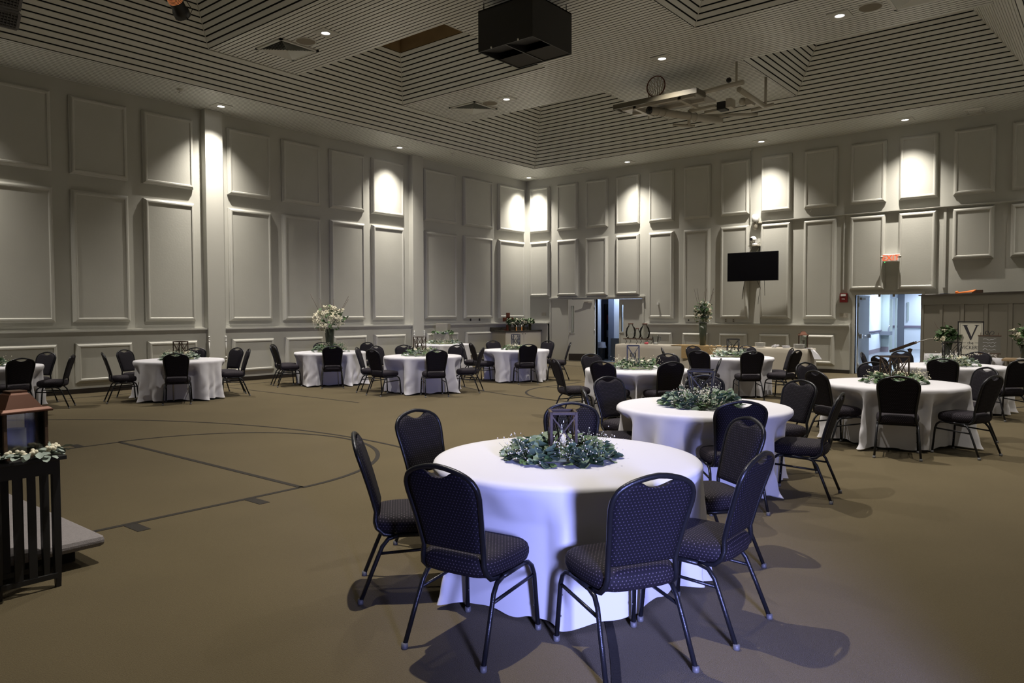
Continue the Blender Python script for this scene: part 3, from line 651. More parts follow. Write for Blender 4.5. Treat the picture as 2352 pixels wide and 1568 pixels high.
for x, lb in ((7.74, 'wall outlet below the television, left one'), (7.98, 'wall outlet below the television, right one')):
    t = thing('wall_outlet', lb, 'outlet', (x, 0, 1.44), 0, 'outlets above the buffet'); MB().box(-.035, .035, -.012, 0, -.055, .055).build('plate', METAL, t)
    for z in (-.022, .022): MB().box(-.014, .014, -.016, -.012, z-.013, z+.013).build('socket', BLACK, t)
o = tag(MB().box(6.5, 6.53, -.012, 0, 1.42, 1.47).build('wall_jack', BLACK), 'small black wall jack left of the vase of branches', 'outlet')
o = tag(MB().cbox((5.5, -.12, 1.98), .05, .08, .07).build('thermostat', WHITE), 'tiny white sensor on the wall panel right of the left doorway', 'sensor')
for yy, lb in ((-3.05, 'black wall jack above the rail left of the corner cabinet, left one'), (-2.6, 'black wall jack above the rail left of the corner cabinet, right one')):
    tag(MB().box(0, .012, yy-.03, yy+.03, 1.42, 1.52).build('wall_jack', BLACK), lb, 'outlet')
o = tag(MB().tube([(10.2, -.02, 4.62), (10.24, -.05, 4.55), (10.2, -.05, 4.5)], .01, 6).build('wire_loop', WHITE), 'short loose white wire on the back wall right of the television', 'wire')
# ================================================================ CHAIRS
def outline(t):
    """half width of the chair back at height fraction t"""
    K = [(0, .178), (.1, .183), (.3, .192), (.5, .203), (.66, .212), (.76, .211), (.84, .196), (.9, .168), (.945, .125), (.975, .078), (.993, .035), (1, 0)]
    for (a, p_), (b, q_) in zip(K, K[1:]):
        if t <= b: return p_+(q_-p_)*(t-a)/(b-a)
    return 0
TS = [0, .1, .2, .3, .4, .5, .6, .66, .72, .77, .81, .85, .885, .915, .94, .96, .978, .99, 1]
ZB, ZT = .515, .945
def backpt(x, t, off=0): return (x, -.185-.105*t-.03*t*t+off, ZB+(ZT-ZB)*t)
def chair_parts():
    D = {}
    # seat cushion
    def ring(sc, z, n=40):
        r = []
        for i in range(n):
            a = 2*PI*i/n; c, s_ = math.cos(a), math.sin(a); e = .42
            x = abs(c)**e*math.copysign(1, c)*.222; y = abs(s_)**e*math.copysign(1, s_)*.225
            x *= 1-.07*(y < 0)*abs(y)/.225
            r.append((x*sc, y*sc+.02, z))
        return r
    n = 40; rs = [ring(.90, .390), ring(.975, .40), ring(1.01, .425), ring(1.01, .45), ring(.98, .472), ring(.91, .487), ring(.78, .497), ring(.55, .503), ring(.25, .505)]
    vs = [p for r in rs for p in r]+[(0, .02, .5055), (0, .02, .390)]; k = len(rs)
    fs = [(i*n+j, i*n+(j+1) % n, (i+1)*n+(j+1) % n, (i+1)*n+j) for i in range(k-1) for j in range(n)]
    fs += [((k-1)*n+j, (k-1)*n+(j+1) % n, k*n) for j in range(n)]+[((j+1) % n, j, k*n+1) for j in range(n)]
    D['seat'] = MB().add(vs, fs, True).data('seat', FAB_S)
    # back cushion: rows across, front and rear face bulged
    m = MB(); nx = 12; rows = []; TT = [0, .03, .1, .2, .3, .4, .5, .6, .7, .78, .84, .885, .92, .945]
    for t in TT:
        hw = max(.02, outline(t)-.012)
        rows.append([(-hw+2*hw*i/nx) for i in range(nx+1)])
    def tz(t, x):   # the top edge dips in the middle below the hand hole
        return t-(.075*max(0, 1-(abs(x)/.085)**2) if t > .84 else 0)*((t-.84)/.105)
    V = []
    for s_ in (1, -1):
        for t, r in zip(TT, rows):
            for i, x in enumerate(r):
                u = abs(2*i/nx-1); e = (1-u**6)*(1 if t > 0 else .3)*(min(1, (TT[-1]-t)/.03) if t > .9 else 1)
                th = .006+(.021 if s_ > 0 else .010)*max(0, e)**.5
                V.append(backpt(x, tz(t, x), s_*th))
    R_, Cn = len(TT), nx+1; fs = []
    for s_ in (0, 1):
        o = s_*R_*Cn
        for a in range(R_-1):
            for b in range(Cn-1):
                q = (o+a*Cn+b, o+a*Cn+b+1, o+(a+1)*Cn+b+1, o+(a+1)*Cn+b); fs.append(q[::-1] if s_ == 0 else q)
    o = R_*Cn
    for a in range(R_-1):
        fs.append((a*Cn, o+a*Cn, o+(a+1)*Cn, (a+1)*Cn)); fs.append((a*Cn+nx, (a+1)*Cn+nx, o+(a+1)*Cn+nx, o+a*Cn+nx))
    for b in range(Cn-1):
        fs.append((b, b+1, o+b+1, o+b)); e = (R_-1)*Cn; fs.append((e+b+1, e+b, o+e+b, o+e+b+1))
    D['backrest'] = m.add(V, fs, True).data('backrest', FAB_B)
    # steel tube around the back, running down and under the seat
    side = [(.19, .08, .375), (.19, -.08, .375), (.19, -.14, .385), (.188, -.178, .42), (.182, -.188, .46)]
    L_ = [tuple(p) for p in side]+[backpt(outline(t), t) for t in TS]
    R2 = [(-x, y, z) for x, y, z in reversed(L_[:-1])]
    D['back_frame'] = MB().tube(L_+R2, .0135, 8).data('back_frame', FRAME)
    for nm, s_ in (('R', 1), ('L', -1)):
        D['rear'+nm] = MB().tube([(s_*.235, -.275, .012), (s_*.222, -.2, .2), (s_*.212, -.15, .32), (s_*.209, -.115, .362), (s_*.208, -.06, .378)], .0125, 8).data('leg', FRAME)
        D['front'+nm] = MB().tube([(s_*.208, .13, .385), (s_*.208, .185, .378), (s_*.21, .22, .35), (s_*.214, .238, .3), (s_*.225, .262, .012)], .0125, 8).data('leg', FRAME)
        D['rail'+nm] = MB().tube([(s_*.208, -.06, .378), (s_*.208, .13, .385)], .0125, 8).data('seat_rail', FRAME)
        D['str'+nm] = MB().tube([(s_*.214, -.165, .28), (s_*.213, .236, .30)], .009, 8).data('stretcher', FRAME)
        D['gR'+nm] = MB().lathe([(.0165, 0), (.0175, .006), (.0165, .028)], 10, (s_*.235, -.275, 0), cap=True).data('glide', GLIDE)
        D['gF'+nm] = MB().lathe([(.0165, 0), (.0175, .006), (.0165, .028)], 10, (s_*.225, .262, 0), cap=True).data('glide', GLIDE)
        D['st'+nm] = MB().sphere((s_*.204, .243, .24), .006, 6, 4).sphere((s_*.208, .25, .13), .006, 6, 4).data('stud', GLIDE)
    D['cross'] = MB().tube([(-.208, -.09, .372), (.208, -.09, .372)], .01, 8).tube([(-.208, .12, .38), (.208, .12, .38)], .01, 8).data('cross_bar', FRAME)
    return D
CP = chair_parts()
def chair(loc, rz, label, group):
    t = thing('banquet_chair', label, 'chair', (*loc, 0), rz, group)
    inst(CP['seat'], 'seat', t); inst(CP['backrest'], 'backrest', t); inst(CP['back_frame'], 'back_frame', t); inst(CP['cross'], 'cross_bar', t)
    for s in 'RL':
        l = inst(CP['rear'+s], 'leg', t); inst(CP['gR'+s], 'glide', l)
        l = inst(CP['front'+s], 'leg', t); inst(CP['gF'+s], 'glide', l); inst(CP['st'+s], 'stud', l)
        inst(CP['rail'+s], 'seat_rail', t); inst(CP['str'+s], 'stretcher', t)
    return t
TAB = {'c': ((14.33, -17.77), 'front table'), 'd': ((13.87, -14.82), 'second table'), 'e': ((10.95, -11.0), 'table before the left doorway'),
       'f': ((10.85, -6.95), 'table before the buffet'), 'g': ((14.79, -11.16), 'right-hand table'), 'h': ((14.8, -7.1), 'far right table'),
       'i': ((2.6, -14.4), 'leftmost full table'), 'j': ((2.5, -10.7), 'bouquet table'), 'k': ((5.45, -10.5), 'middle-left table'),
       'l': ((5.35, -7.2), 'table before the cabinet'), 'n': ((1.4, -5.8), 'cake table'), 'm': ((1.74, -17.38), 'left-edge table')}
CH = {'c': [(1, 1.20, 275, 'back turned to the viewer, left of centre'), (2, 1.22, 325, 'blue-lit back turned to the viewer, right of centre'), (3, 1.20, 3, 'seen side-on at the right rim'), (4, 1.30, 58, 'far right side, seat front facing left'),
            (5, 1.22, 228, 'seen side-on at the far left'), (6, 1.33, 180, 'far left side, front of its back visible'), (7, 1.27, 124, 'directly behind the wooden lantern')],
      'd': [(1, 1.15, 310, 'blue-lit back between the two nearest tables'), (2, 1.20, 10, 'seen side-on at the right, lit seat'), (3, 1.35, 68, 'far right side, front of the back visible'), (4, 1.35, 164, 'far left side, dotted back front visible'), (5, 1.13, 221, 'left side, dark edge-on back'), (6, 1.36, 114, 'behind the black lantern')],
      'e': [(1, 1.35, 232, 'left side, seen side-on'), (2, 1.22, 160, 'far left, dotted back front'), (3, 1.12, 274, 'near side, left dark back'), (4, 1.12, 326, 'near side, right dark back'), (5, 1.32, 95, 'far side, half hidden'), (7, 1.27, 22, 'right side, thin edge-on back')],
      'f': [(8, 1.37, 212, 'left side, only its top showing'), (1, 1.35, 266, 'near side, left dark back'), (2, 1.30, 310, 'near side, right dark back'), (3, 1.15, 156, 'far left, half hidden'), (4, 1.15, 98, 'far side, right of the small lantern'), (5, 1.15, 32, 'right side, lit back front'), (6, 1.35, 354, 'right side, dark back, nearer one')],
      'g': [(1, 1.22, 284, 'near side, broad dark back'), (2, 1.17, 338, 'right near side, dark slanted back'), (3, 1.27, 48, 'right far side, grey-lit narrow back'), (4, 1.30, 114, 'far side behind its lantern'), (5, 1.13, 233, 'left near side, dark back'), (6, 1.35, 158, 'left far side, rounded back')],
      'h': [(1, 1.35, 186, 'left end, lit edge of the back'), (2, 1.35, 230, 'near left, dark hollow top'), (3, 1.27, 138, 'far left, beneath the slanted wooden stand'), (4, 1.30, 274, 'near side, dark back below the lantern'), (5, 1.30, 80, 'far right, before the V sign'), (6, 1.35, 320, 'near right, cut by the right edge')],
      'i': [(1, 1.17, 331, 'near side, dark back in the middle'), (2, 1.30, 253, 'near left, side view'), (3, 1.32, 203, 'far left, narrow back'), (4, 1.22, 139, 'far side, low rounded back'), (5, 1.27, 66, 'right side, nearer of two'), (6, 1.34, 98, 'right side, farther of two')],
      'j': [(1, 1.15, 326, 'near side, dark back below the bouquet'), (2, 1.27, 248, 'left side, nearer of two'), (3, 1.35, 217, 'left side, farther of two'), (4, 1.22, 152, 'far side, just the crown showing'), (5, 1.27, 98, 'right far side, rounded back')],
      'k': [(1, 1.37, 220, 'far left, slender back'), (2, 1.27, 264, 'near left, dark leaning back'), (3, 1.22, 330, 'near right, dark upright back'), (4, 1.27, 32, 'right side, dark leaning back'), (5, 1.30, 187, 'far left, left one of two'), (6, 1.27, 156, 'far left, right one of two'), (7, 1.22, 98, 'far right side')],
      'l': [(1, 1.15, 242, 'left near side, seat visible'), (2, 1.37, 211, 'left side, thin edge-on back'), (3, 1.22, 158, 'far side, before the cabinet'), (4, 1.17, 323, 'near side, dark back'), (5, 1.22, 86, 'right far side'), (6, 1.32, 38, 'right side, nearest the open door leaf')],
      'm': [(1, 1.25, 5, 'near side, dark back at the left edge'), (2, 1.22, 117, 'far right side, lit back front'), (3, 1.27, 58, 'right side, side view')]}
SEATS = {}; POSE = {('c', 1): (14.47, -18.78, math.radians(98)), ('c', 2): (15.15, -18.47, math.radians(151)), ('c', 3): (15.28, -17.83, math.radians(181)), ('c', 5): (13.67, -18.50, math.radians(48))}
for k, lst in CH.items():
    (cx, cy), nm = TAB[k]; SEATS[k] = []
    for n_, D_, a_, txt in lst:
        a_ = math.radians(a_); r_ = D_-.27; x, y = cx+r_*math.cos(a_), cy+r_*math.sin(a_)
        h = a_+PI+random.uniform(-.06, .06)
        if (k, n_) in POSE: x, y, h = POSE[(k, n_)]
        SEATS[k].append((x, y, h))
        chair((x, y), h-PI/2, 'navy dotted chair at the %s, %s' % (nm, txt), 'banquet chairs around the round tables')

# ================================================================ ROUND TABLES AND CLOTHS
def cloth_mesh(k, cx, cy, R_, seed, hem=.0):
    rnd = random.Random(seed); NT, NR = 200, 26; H_ = .765
    nf = rnd.randint(10, 13); ph = rnd.uniform(0, 6); ph2 = rnd.uniform(0, 6)
    ths = [2*PI*i/NT for i in range(NT)]
    def fold(t):   # sharp outward pleats with broad hollows between
        a = t*nf/1.0+ph+.6*math.sin(2*t+ph2); b = t*(nf+5)+ph2+.8*math.sin(3*t)
        return .66*((.5+.5*math.cos(a))**3)+.30*(.5+.5*math.cos(b))**2
    V = [(0, 0, H_+.001)]; F = []
    for r in (.25, .5, .75, .93): V += [(R_*r*math.cos(t), R_*r*math.sin(t), H_+.001) for t in ths]
    V += [((R_*.99)*math.cos(t), (R_*.99)*math.sin(t), H_-.001) for t in ths]
    rows = 5
    for j in range(1, NR+1):
        s = j/NR; drop = s*H_
        for t in ths:
            f = fold(t); g = max(0, (s-.06)/.94)
            r = R_*1.004+(.13*g*f-.055*g**.6*(1-f) if s > .05 else 0)+.012*math.sin(23*t+5*s+2*math.sin(9*s))*g
            hemv = (.012+.03*(1-f)) if hem == 0 else hem
            z = H_-(H_-hemv)*s
            if hem == 0 and s > .93: r += .03*f*(s-.93)/.07
            x, y = r*math.cos(t), r*math.sin(t)
            if z < .72:
                w_ = min(1, max(0, (.70-z)/.16))
                for sx, sy, h in SEATS.get(k, []):
                    dx, dy = cx+x-sx, cy+y-sy; v = dx*math.cos(h)+dy*math.sin(h); u = -dx*math.sin(h)+dy*math.cos(h)
                    lim = .30; q = min(1, max(0, (.36-abs(u))/.10))
                    if v < lim and v > -.45 and q > 0:
                        dv = (lim-v)*q*w_; x += dv*math.cos(h); y += dv*math.sin(h)
            V.append((x, y, z))
        rows += 1
    for j in range(NT): F.append((0, 1+j, 1+(j+1) % NT))
    for i in range(rows-1):
        for j in range(NT): F.append((1+i*NT+j, 1+(i+1)*NT+j, 1+(i+1)*NT+(j+1) % NT, 1+i*NT+(j+1) % NT))
    m = MB().add(V, F, True); return m
tt = MB().lathe([(.0005, .76), (.76, .76), (.765, .75), (.76, .735), (.0005, .735)], 40).data('tabletop', mat('ply_top', (.3, .22, .13), .6))
tl = [MB().tube([(sx*.45, sy*.35, .735), (sx*.48, sy*.40, .02)], .013, 8).data('leg', METAL) for sx in (-1, 1) for sy in (-1, 1)]
CL = {'c': 'white cloth on the front round table, blue-lit with a trailing hem', 'd': 'white cloth on the second round table, bluish folds', 'e': 'white cloth on the table before the left doorway', 'f': 'white cloth on the table before the buffet',
      'g': 'white cloth on the right-hand table with deep folds', 'h': 'white cloth on the far right table before the stage wall', 'i': 'white cloth on the leftmost fully visible table', 'j': 'white cloth on the table with the tall white bouquet',
      'k': 'white cloth on the nearest table of the left group', 'l': 'thin white cloth on the table before the corner cabinet', 'n': 'white cloth on the cake table by the second pilaster', 'm': 'white cloth on the table cut by the left edge'}
for i, (k, ((cx, cy), nm)) in enumerate(TAB.items()):
    t = thing('round_table', 'round folding table under its cloth, the '+nm, 'table', (cx, cy, 0), .3*i, 'round banquet tables')
    inst(tt, 'tabletop', t)
    for l in tl: inst(l, 'leg', t)
    o = cloth_mesh(k, cx, cy, .83 if k != 'n' else .80, 11+i).build('tablecloth', CLOTH); o.location = (cx, cy, 0)
    so = o.modifiers.new('subd', 'SUBSURF') if k in 'cd' else None
    if so: so.levels = 1; so.render_levels = 1
    tag(o, CL[k], 'tablecloth', 'white round tablecloths')

# ================================================================ CENTREPIECES
def leafdata(l, w_, cup, m):
    vs = [(0, 0, 0), (w_*.6, l*.25, cup*.4), (w_, l*.55, cup), (w_*.6, l*.88, cup*.6), (0, l, 0), (-w_*.6, l*.88, cup*.6), (-w_, l*.55, cup), (-w_*.6, l*.25, cup*.4), (0, l*.5, -cup*.3)]
    fs = [(8, 0, 1), (8, 1, 2), (8, 2, 3), (8, 3, 4), (8, 4, 5), (8, 5, 6), (8, 6, 7), (8, 7, 0)]
    return vs, fs, m
LF = [leafdata(.068, .036, .009, LEAF), leafdata(.082, .040, .014, LEAF), leafdata(.058, .030, .008, LEAF), leafdata(.070, .024, .008, LEAF2)]
LD = [MB().add(v, f, True).data('leaf', m) for v, f, m in LF]
def leaf_mtx(rnd, r0, r1, zmax):
    a = rnd.uniform(0, 2*PI); r = rnd.uniform(r0, r1); q = (r-r0)/(r1-r0); z = .012+zmax*max(0, 1-abs(2*q-.9)**2)*rnd.uniform(.35, 1)
    d = a+rnd.uniform(-1.3, 1.3)
    return Tr(r*math.cos(a), r*math.sin(a), z) @ Rz(d-PI/2) @ Matrix.Rotation(rnd.uniform(-.55, .75) if q < .75 else rnd.uniform(-.25, .2), 4, 'X') @ Matrix.Rotation(rnd.uniform(-.6, .6), 4, 'Y')
def wreath(loc, rad, n, label, seed, single=False, breath=300, mats=(LEAF, LEAF2), zmax=.085, petals=0):
    rnd = random.Random(seed); t = thing('wreath', label, 'wreath', loc, 0, 'leafy wreath centrepieces')
    MB().tube([(rad*.62*math.cos(a), rad*.62*math.sin(a), .02) for a in [2*PI*i/24 for i in range(24)]], .012, 6, closed=True).build('ring', STEM, t)
    if single:
        for i in range(n): inst(LD[rnd.choice((0, 0, 1, 1, 2, 3))], 'leaf', t, leaf_mtx(rnd, rad*.30, rad*.90, zmax))
        n = int(n*1.2)
    for mi, mm in enumerate(mats):
        m = MB()
        for i in range(n//2 if not single else n//3):
            v, f, _ = LF[rnd.choice((0, 1, 2) if mi == 0 else (3, 2))]; m.add(v, f, True, leaf_mtx(rnd, rad*.28, rad*.88, zmax*(.8 if single else 1)))
        stuff(m.build('foliage', mm, t))
    m = MB(); s = MB()
    cl_ = [(rnd.uniform(0, 2*PI), rnd.uniform(rad*.45, rad*.9)) for _ in range(9)]
    for i in range(breath):
        a, r = rnd.choice(cl_); a += rnd.gauss(0, .22); r += rnd.gauss(0, rad*.12); z = rnd.uniform(.03, zmax+(.055 if i % 4 else .10))
        p_ = (r*math.cos(a), r*math.sin(a), z); m.octa(p_, rnd.uniform(.0035, .0065)*(1 if single else 1.25))
        if i % 3 == 0: s.tube([(r*.8*math.cos(a), r*.8*math.sin(a), .02), p_], .0012, 3, cap=False)
    stuff(m.build('baby_breath', PETAL, t)); stuff(s.build('sprigs', STEM, t))
    for i in range(petals):
        a = rnd.uniform(0, 2*PI); r = rad*.5; m = MB()
        for q in range(8): m.sphere((r*math.cos(a)+rnd.gauss(0, .014), r*math.sin(a)+rnd.gauss(0, .014), zmax+rnd.gauss(.01, .008)), .016, 7, 4)
        m.build('blossom', PETAL, t)
    return t
def lantern(loc, rz, label, m_, w_=.145, h_=.30, cross=True, taper=0):
    t = thing('lantern', label, 'lantern', loc, rz, 'cross-braced lanterns on the tables'); b = w_/2; e = .009
    def c(sx, sy, z): k = b*(1-taper*(1-z/h_)); return (sx*k, sy*k, z)
    cs = [(-1, -1), (1, -1), (1, 1), (-1, 1)]
    for q in cs: MB().bar(c(*q, 0), c(*q, h_), .016).build('post', m_, t)
    for z in (.008, h_-.008):
        for i in range(4): MB().bar(c(*cs[i], z), c(*cs[(i+1) % 4], z), .016).build('rail', m_, t)
    for i in range(4):
        p, q = cs[i], cs[(i+1) % 4]
        MB().bar(c(*p, .02), c(*q, h_-.02), .010, .008).build('brace', m_, t); MB().bar(c(*q, .02), c(*p, h_-.02), .010, .008).build('brace', m_, t)
    MB().box(-b*(1-taper), b*(1-taper), -b*(1-taper), b*(1-taper), 0, .008).build('floor_plate', m_, t)
    MB().lathe([(.03, .01), (.032, .1), (.045, .14), (.045, .2), (.04, .21)], 16).build('glass_cup', GLASS, t)
    MB().lathe([(.022, .012), (.022, .10), (.0005, .10)], 12).build('candle', CANDLE, t)
    return t
LB = mat('brown_lantern_wood', (.05, .03, .018), .6, var=.35, vscale=35); LK = mat('black_lantern', (.02, .018, .017), .5); LBL = mat('navy_lantern', (.03, .035, .06), .5)
TZ = .768
wreath((14.30, -17.80, TZ), .37, 290, 'large eucalyptus wreath with white sprigs on the front round table', 1, True, 330)
wreath((13.86, -14.84, TZ), .41, 270, 'eucalyptus wreath thick with white sprigs on the second round table', 2, True, 480, zmax=.12)
W3 = [((10.95, -11.0), .42, 'bright green wreath on the table before the left doorway', (LEAF2, LEAF), .12, 3), ((10.85, -6.98), .42, 'pale silvery wreath on the table before the buffet', (LEAF3, LEAF2), .12, 4),
      ((14.79, -11.16), .40, 'green and cream wreath on the right-hand table', (LEAF2, LEAF), .10, 4), ((14.8, -7.12), .46, 'pale mixed wreath on the far right table', (LEAF3, LEAF2), .13, 3),
      ((2.58, -14.38), .40, 'small wreath with white sprigs on the leftmost full table', (LEAF, LEAF3), .12, 2), ((2.52, -10.72), .45, 'dense wreath around the tall vase', (LEAF, LEAF2), .18, 0),
      ((5.4, -10.5), .42, 'mixed green wreath on the nearest table of the left group', (LEAF2, LEAF3), .13, 2), ((5.36, -7.2), .38, 'low green wreath with white roses before the corner cabinet', (LEAF2, LEAF), .08, 4),
      ((1.72, -17.4), .38, 'wreath on the table cut by the left edge', (LEAF, LEAF2), .12, 0)]
for i, ((x, y), r, lb, ms, zm, pe) in enumerate(W3): wreath((x, y, TZ), r, 220, lb, 20+i, False, 260, ms, zm, pe)
lantern((14.28, -17.74, TZ+.035), .72, 'brown wooden cross-braced lantern with a glass cup on the front table', LB, .155, .245)
lantern((13.86, -14.82, TZ+.045), .35, 'black open-topped tapering lantern on the second round table', LK, .24, .30, taper=.35)
lantern((10.80, -10.85, TZ+.04), .5, 'navy cross-braced lantern before the left doorway', LBL, .19, .33)
lantern((10.88, -6.95, TZ+.04), .3, 'dark brown lantern before the buffet', LK, .22, .33)
lantern((14.77, -11.1, TZ+.04), .7, 'dark metal lantern with thin bars on the right-hand table', LB, .24, .30)
lantern((14.80, -7.1, TZ+.04), .3, 'black lattice lantern on the far right table', LK, .24, .36)
lantern((2.55, -14.35, TZ+.04), .5, 'brown lantern on the leftmost full table', LB, .19, .32)
lantern((5.25, -10.4, TZ+.04), .4, 'thin grey-brown lantern on the nearest table of the left group', LB, .2, .36)
lantern((5.30, -7.15, TZ+.04), .4, 'narrow navy lantern before the corner cabinet', LBL, .17, .34)
lantern((1.72, -17.4, TZ+.04), .4, 'lantern on the table cut by the left edge', LB, .19, .32)
# ---- bouquets
def bouquet(loc, label, vase_r, vase_h, spread, h_, seed, vm, twigs=6, greens=(LEAF2,), nb=26, droop=True, squash=.75, vlabel=None):
    rnd = random.Random(seed); t = thing('flower_vase', label, 'flowers', loc, 0)
    MB().lathe([(vase_r*.75, 0), (vase_r*.85, .01), (vase_r*.95, vase_h*.5), (vase_r*1.15, vase_h), (vase_r*1.08, vase_h), (vase_r*.85, vase_h*.5), (vase_r*.7, .015), (.0005, .015)], 18).build('vase', vm, t)
    m = MB()
    for i in range(14): a = rnd.uniform(0, 6.3); r = vase_r*.6*rnd.random(); m.tube([(r*math.cos(a), r*math.sin(a), .02), (r*1.2*math.cos(a+1), r*1.2*math.sin(a+1), vase_h*.9)], .005, 5)
    m.build('stems', LEAF2, t)
    cz = vase_h+h_*.42
    for gm in greens:
        m = MB()
        for i in range(110):
            d = Vector((rnd.gauss(0, 1), rnd.gauss(0, 1), rnd.gauss(0, 1))).normalized()*rnd.uniform(.4, 1.0)
            v, f, _ = LF[rnd.choice((1, 3))]
            m.add([Vector(p)*1.25 for p in v], f, True, Tr(d.x*spread, d.y*spread, cz+d.z*h_*.45) @ Rz(rnd.uniform(0, 6.3)) @ Matrix.Rotation(rnd.uniform(-1, 1), 4, 'X'))
        stuff(m.build('foliage', gm, t))
    for i in range(nb):
        d = Vector((rnd.gauss(0, 1), rnd.gauss(0, 1), rnd.gauss(.1, 1))).normalized()*rnd.uniform(.55, 1.0); c0 = Vector((d.x*spread, d.y*spread, cz+d.z*h_*.45)); m = MB(); s = rnd.uniform(.7, 1.25)
        for q in range(12): m.sphere((c0.x+rnd.gauss(0, .022*s), c0.y+rnd.gauss(0, .022*s), c0.z+rnd.gauss(0, .018*s)), .017*s, 6, 4)
        if droop and i % 4 == 0 and d.z < .3:
            for q in range(8): m.sphere((c0.x*1.05+rnd.gauss(0, .008), c0.y*1.05+rnd.gauss(0, .008), c0.z-.02-.022*q), .014*(1-q*.07), 6, 4)
        m.build('blossom', PETAL, t)
    for i in range(twigs):
        a = rnd.uniform(0, 6.3); e = Vector((spread*1.1*math.cos(a), spread*1.1*math.sin(a), vase_h+h_*rnd.uniform(1.05, 1.35)))
        MB().tube([(0, 0, vase_h), tuple(e*.6+Vector((0, 0, vase_h*.35))), tuple(e)], .004, 5).build('twig', WOODD, t)
    return t
GV = mat('dark_glass_vase', (.05, .06, .04), .1)
bouquet((2.55, -10.75, TZ+.02), 'tall white hydrangea and wisteria bouquet in a dark vase on a left table', .10, .52, .42, .62, 5, GV, 5, (LEAF2,), 84)
# ---- cake on the cake table
t = thing('cake_stand', 'two-tier square silvery cake with greenery on the cake table', 'cake', (1.3, -5.68, TZ), .5)
SIL = mat('silver_icing', (.38, .36, .31), .3, metal=.35, bump=.6, bscale=60)
MB().box(-.27, .27, -.27, .27, .0, .03).build('board', SIL, t, bevel=.004); MB().box(-.24, .24, -.24, .24, .03, .30).build('lower_tier', SIL, t, bevel=.008); MB().box(-.18, .18, -.18, .18, .36, .60).build('upper_tier', SIL, t, bevel=.008)
MB().box(-.2, .2, -.2, .2, .30, .36).build('spacer', WHITE, t)
rnd = random.Random(3); m = MB()
for i in range(130):
    a = rnd.uniform(0, 6.3); r = .22+rnd.uniform(0, .1); v, f, _ = LF[rnd.choice((0, 1, 3))]; m.add(v, f, True, Tr(r*math.cos(a), r*math.sin(a), .30+rnd.uniform(0, .07)) @ Rz(rnd.uniform(0, 6.3)) @ Matrix.Rotation(rnd.uniform(-.8, .8), 4, 'X'))
stuff(m.build('garland', LEAF2, t)); m = MB()
for i in range(120): a = rnd.uniform(0, 6.3); r = rnd.uniform(.25, .3); m.octa((r*math.cos(a), r*math.sin(a), rnd.uniform(.03, .2)), .009)
stuff(m.build('beads', CHROME, t))
wreath((1.3, -5.68, TZ), .62, 260, 'loose pale garland around the foot of the cake', 44, False, 260, (LEAF3, LEAF2), .08, 2)
# ================================================================ CORNER CABINET
t = thing('corner_cabinet', 'beige corner cabinet with a dark granite top', 'cabinet', (0, 0, 0))
CABM = mat('cabinet_cream', (.74, .71, .63), .45); GRAN = mat('dark_granite', (.05, .045, .035), .25, var=.6, vscale=40)
MB().box(.1, .74, -2.12, -.1, .1, 1.03).build('carcass', mat('cabinet_side', (.36, .33, .26), .5), t); MB().box(.12, .70, -2.08, -.1, 0, .1).build('plinth', BASEB, t)
for i in range(2): MB().box(.74, .762, -2.1+i*1.0, -1.12+i*1.0, .12, 1.01).build('door', CABM, t); MB().sphere((.775, -1.19+i*.15, .95), .014, 8, 5).build('knob', BLACK, t)
MB().box(.1, .80, -2.16, -.1, 1.03, 1.07).build('worktop', GRAN, t); MB().box(.1, .16, -2.16, -.1, 1.07, 1.19).build('upstand', GRAN, t)
for i, (y, lb) in enumerate(((-1.62, 'small vase of white flowers on the corner cabinet, leftmost'), (-1.30, 'small vase of white flowers on the corner cabinet, beside the cross'), (-.86, 'small vase of white flowers on the corner cabinet, third from left'), (-.48, 'small vase of white flowers on the corner cabinet, rightmost'))):
    bouquet((.55, y, 1.07), lb, .05, .22, .13, .2, 60+i, mat('amber_glass', (.05, .045, .02), .15), 0, (LEAF2,), 12, False)
t = thing('wooden_cross', 'reddish wooden cross standing behind the flowers on the corner cabinet', 'cross', (.3, -1.42, 1.07))
CW = mat('red_wood', (.13, .03, .015), .5, var=.3, vscale=20); MB().box(-.03, .03, -.07, .07, 0, .62).build('upright', CW, t); MB().box(-.03, .03, -.26, .26, .32, .46).build('crossbar', CW, t); MB().box(-.08, .08, -.12, .12, 0, .04).build('foot', CW, t)
for y, lb in ((-1.42, 'small glowing candle holder on the corner cabinet, left'), (-1.12, 'small glowing candle holder on the corner cabinet, right')):
    t = thing('candle_holder', lb, 'candle', (.68, y, 1.07), 0, 'candle holders on the cabinet'); MB().lathe([(.035, 0), (.02, .01), (.02, .1), (.035, .12), (.0005, .12)], 14).build('holder', mat('amber_glow', (.5, .2, .06), .3, emit=(1, .45, .15, .12)), t); MB().lathe([(.015, .12), (.015, .2), (.0005, .2)], 10).build('candle', CANDLE, t)

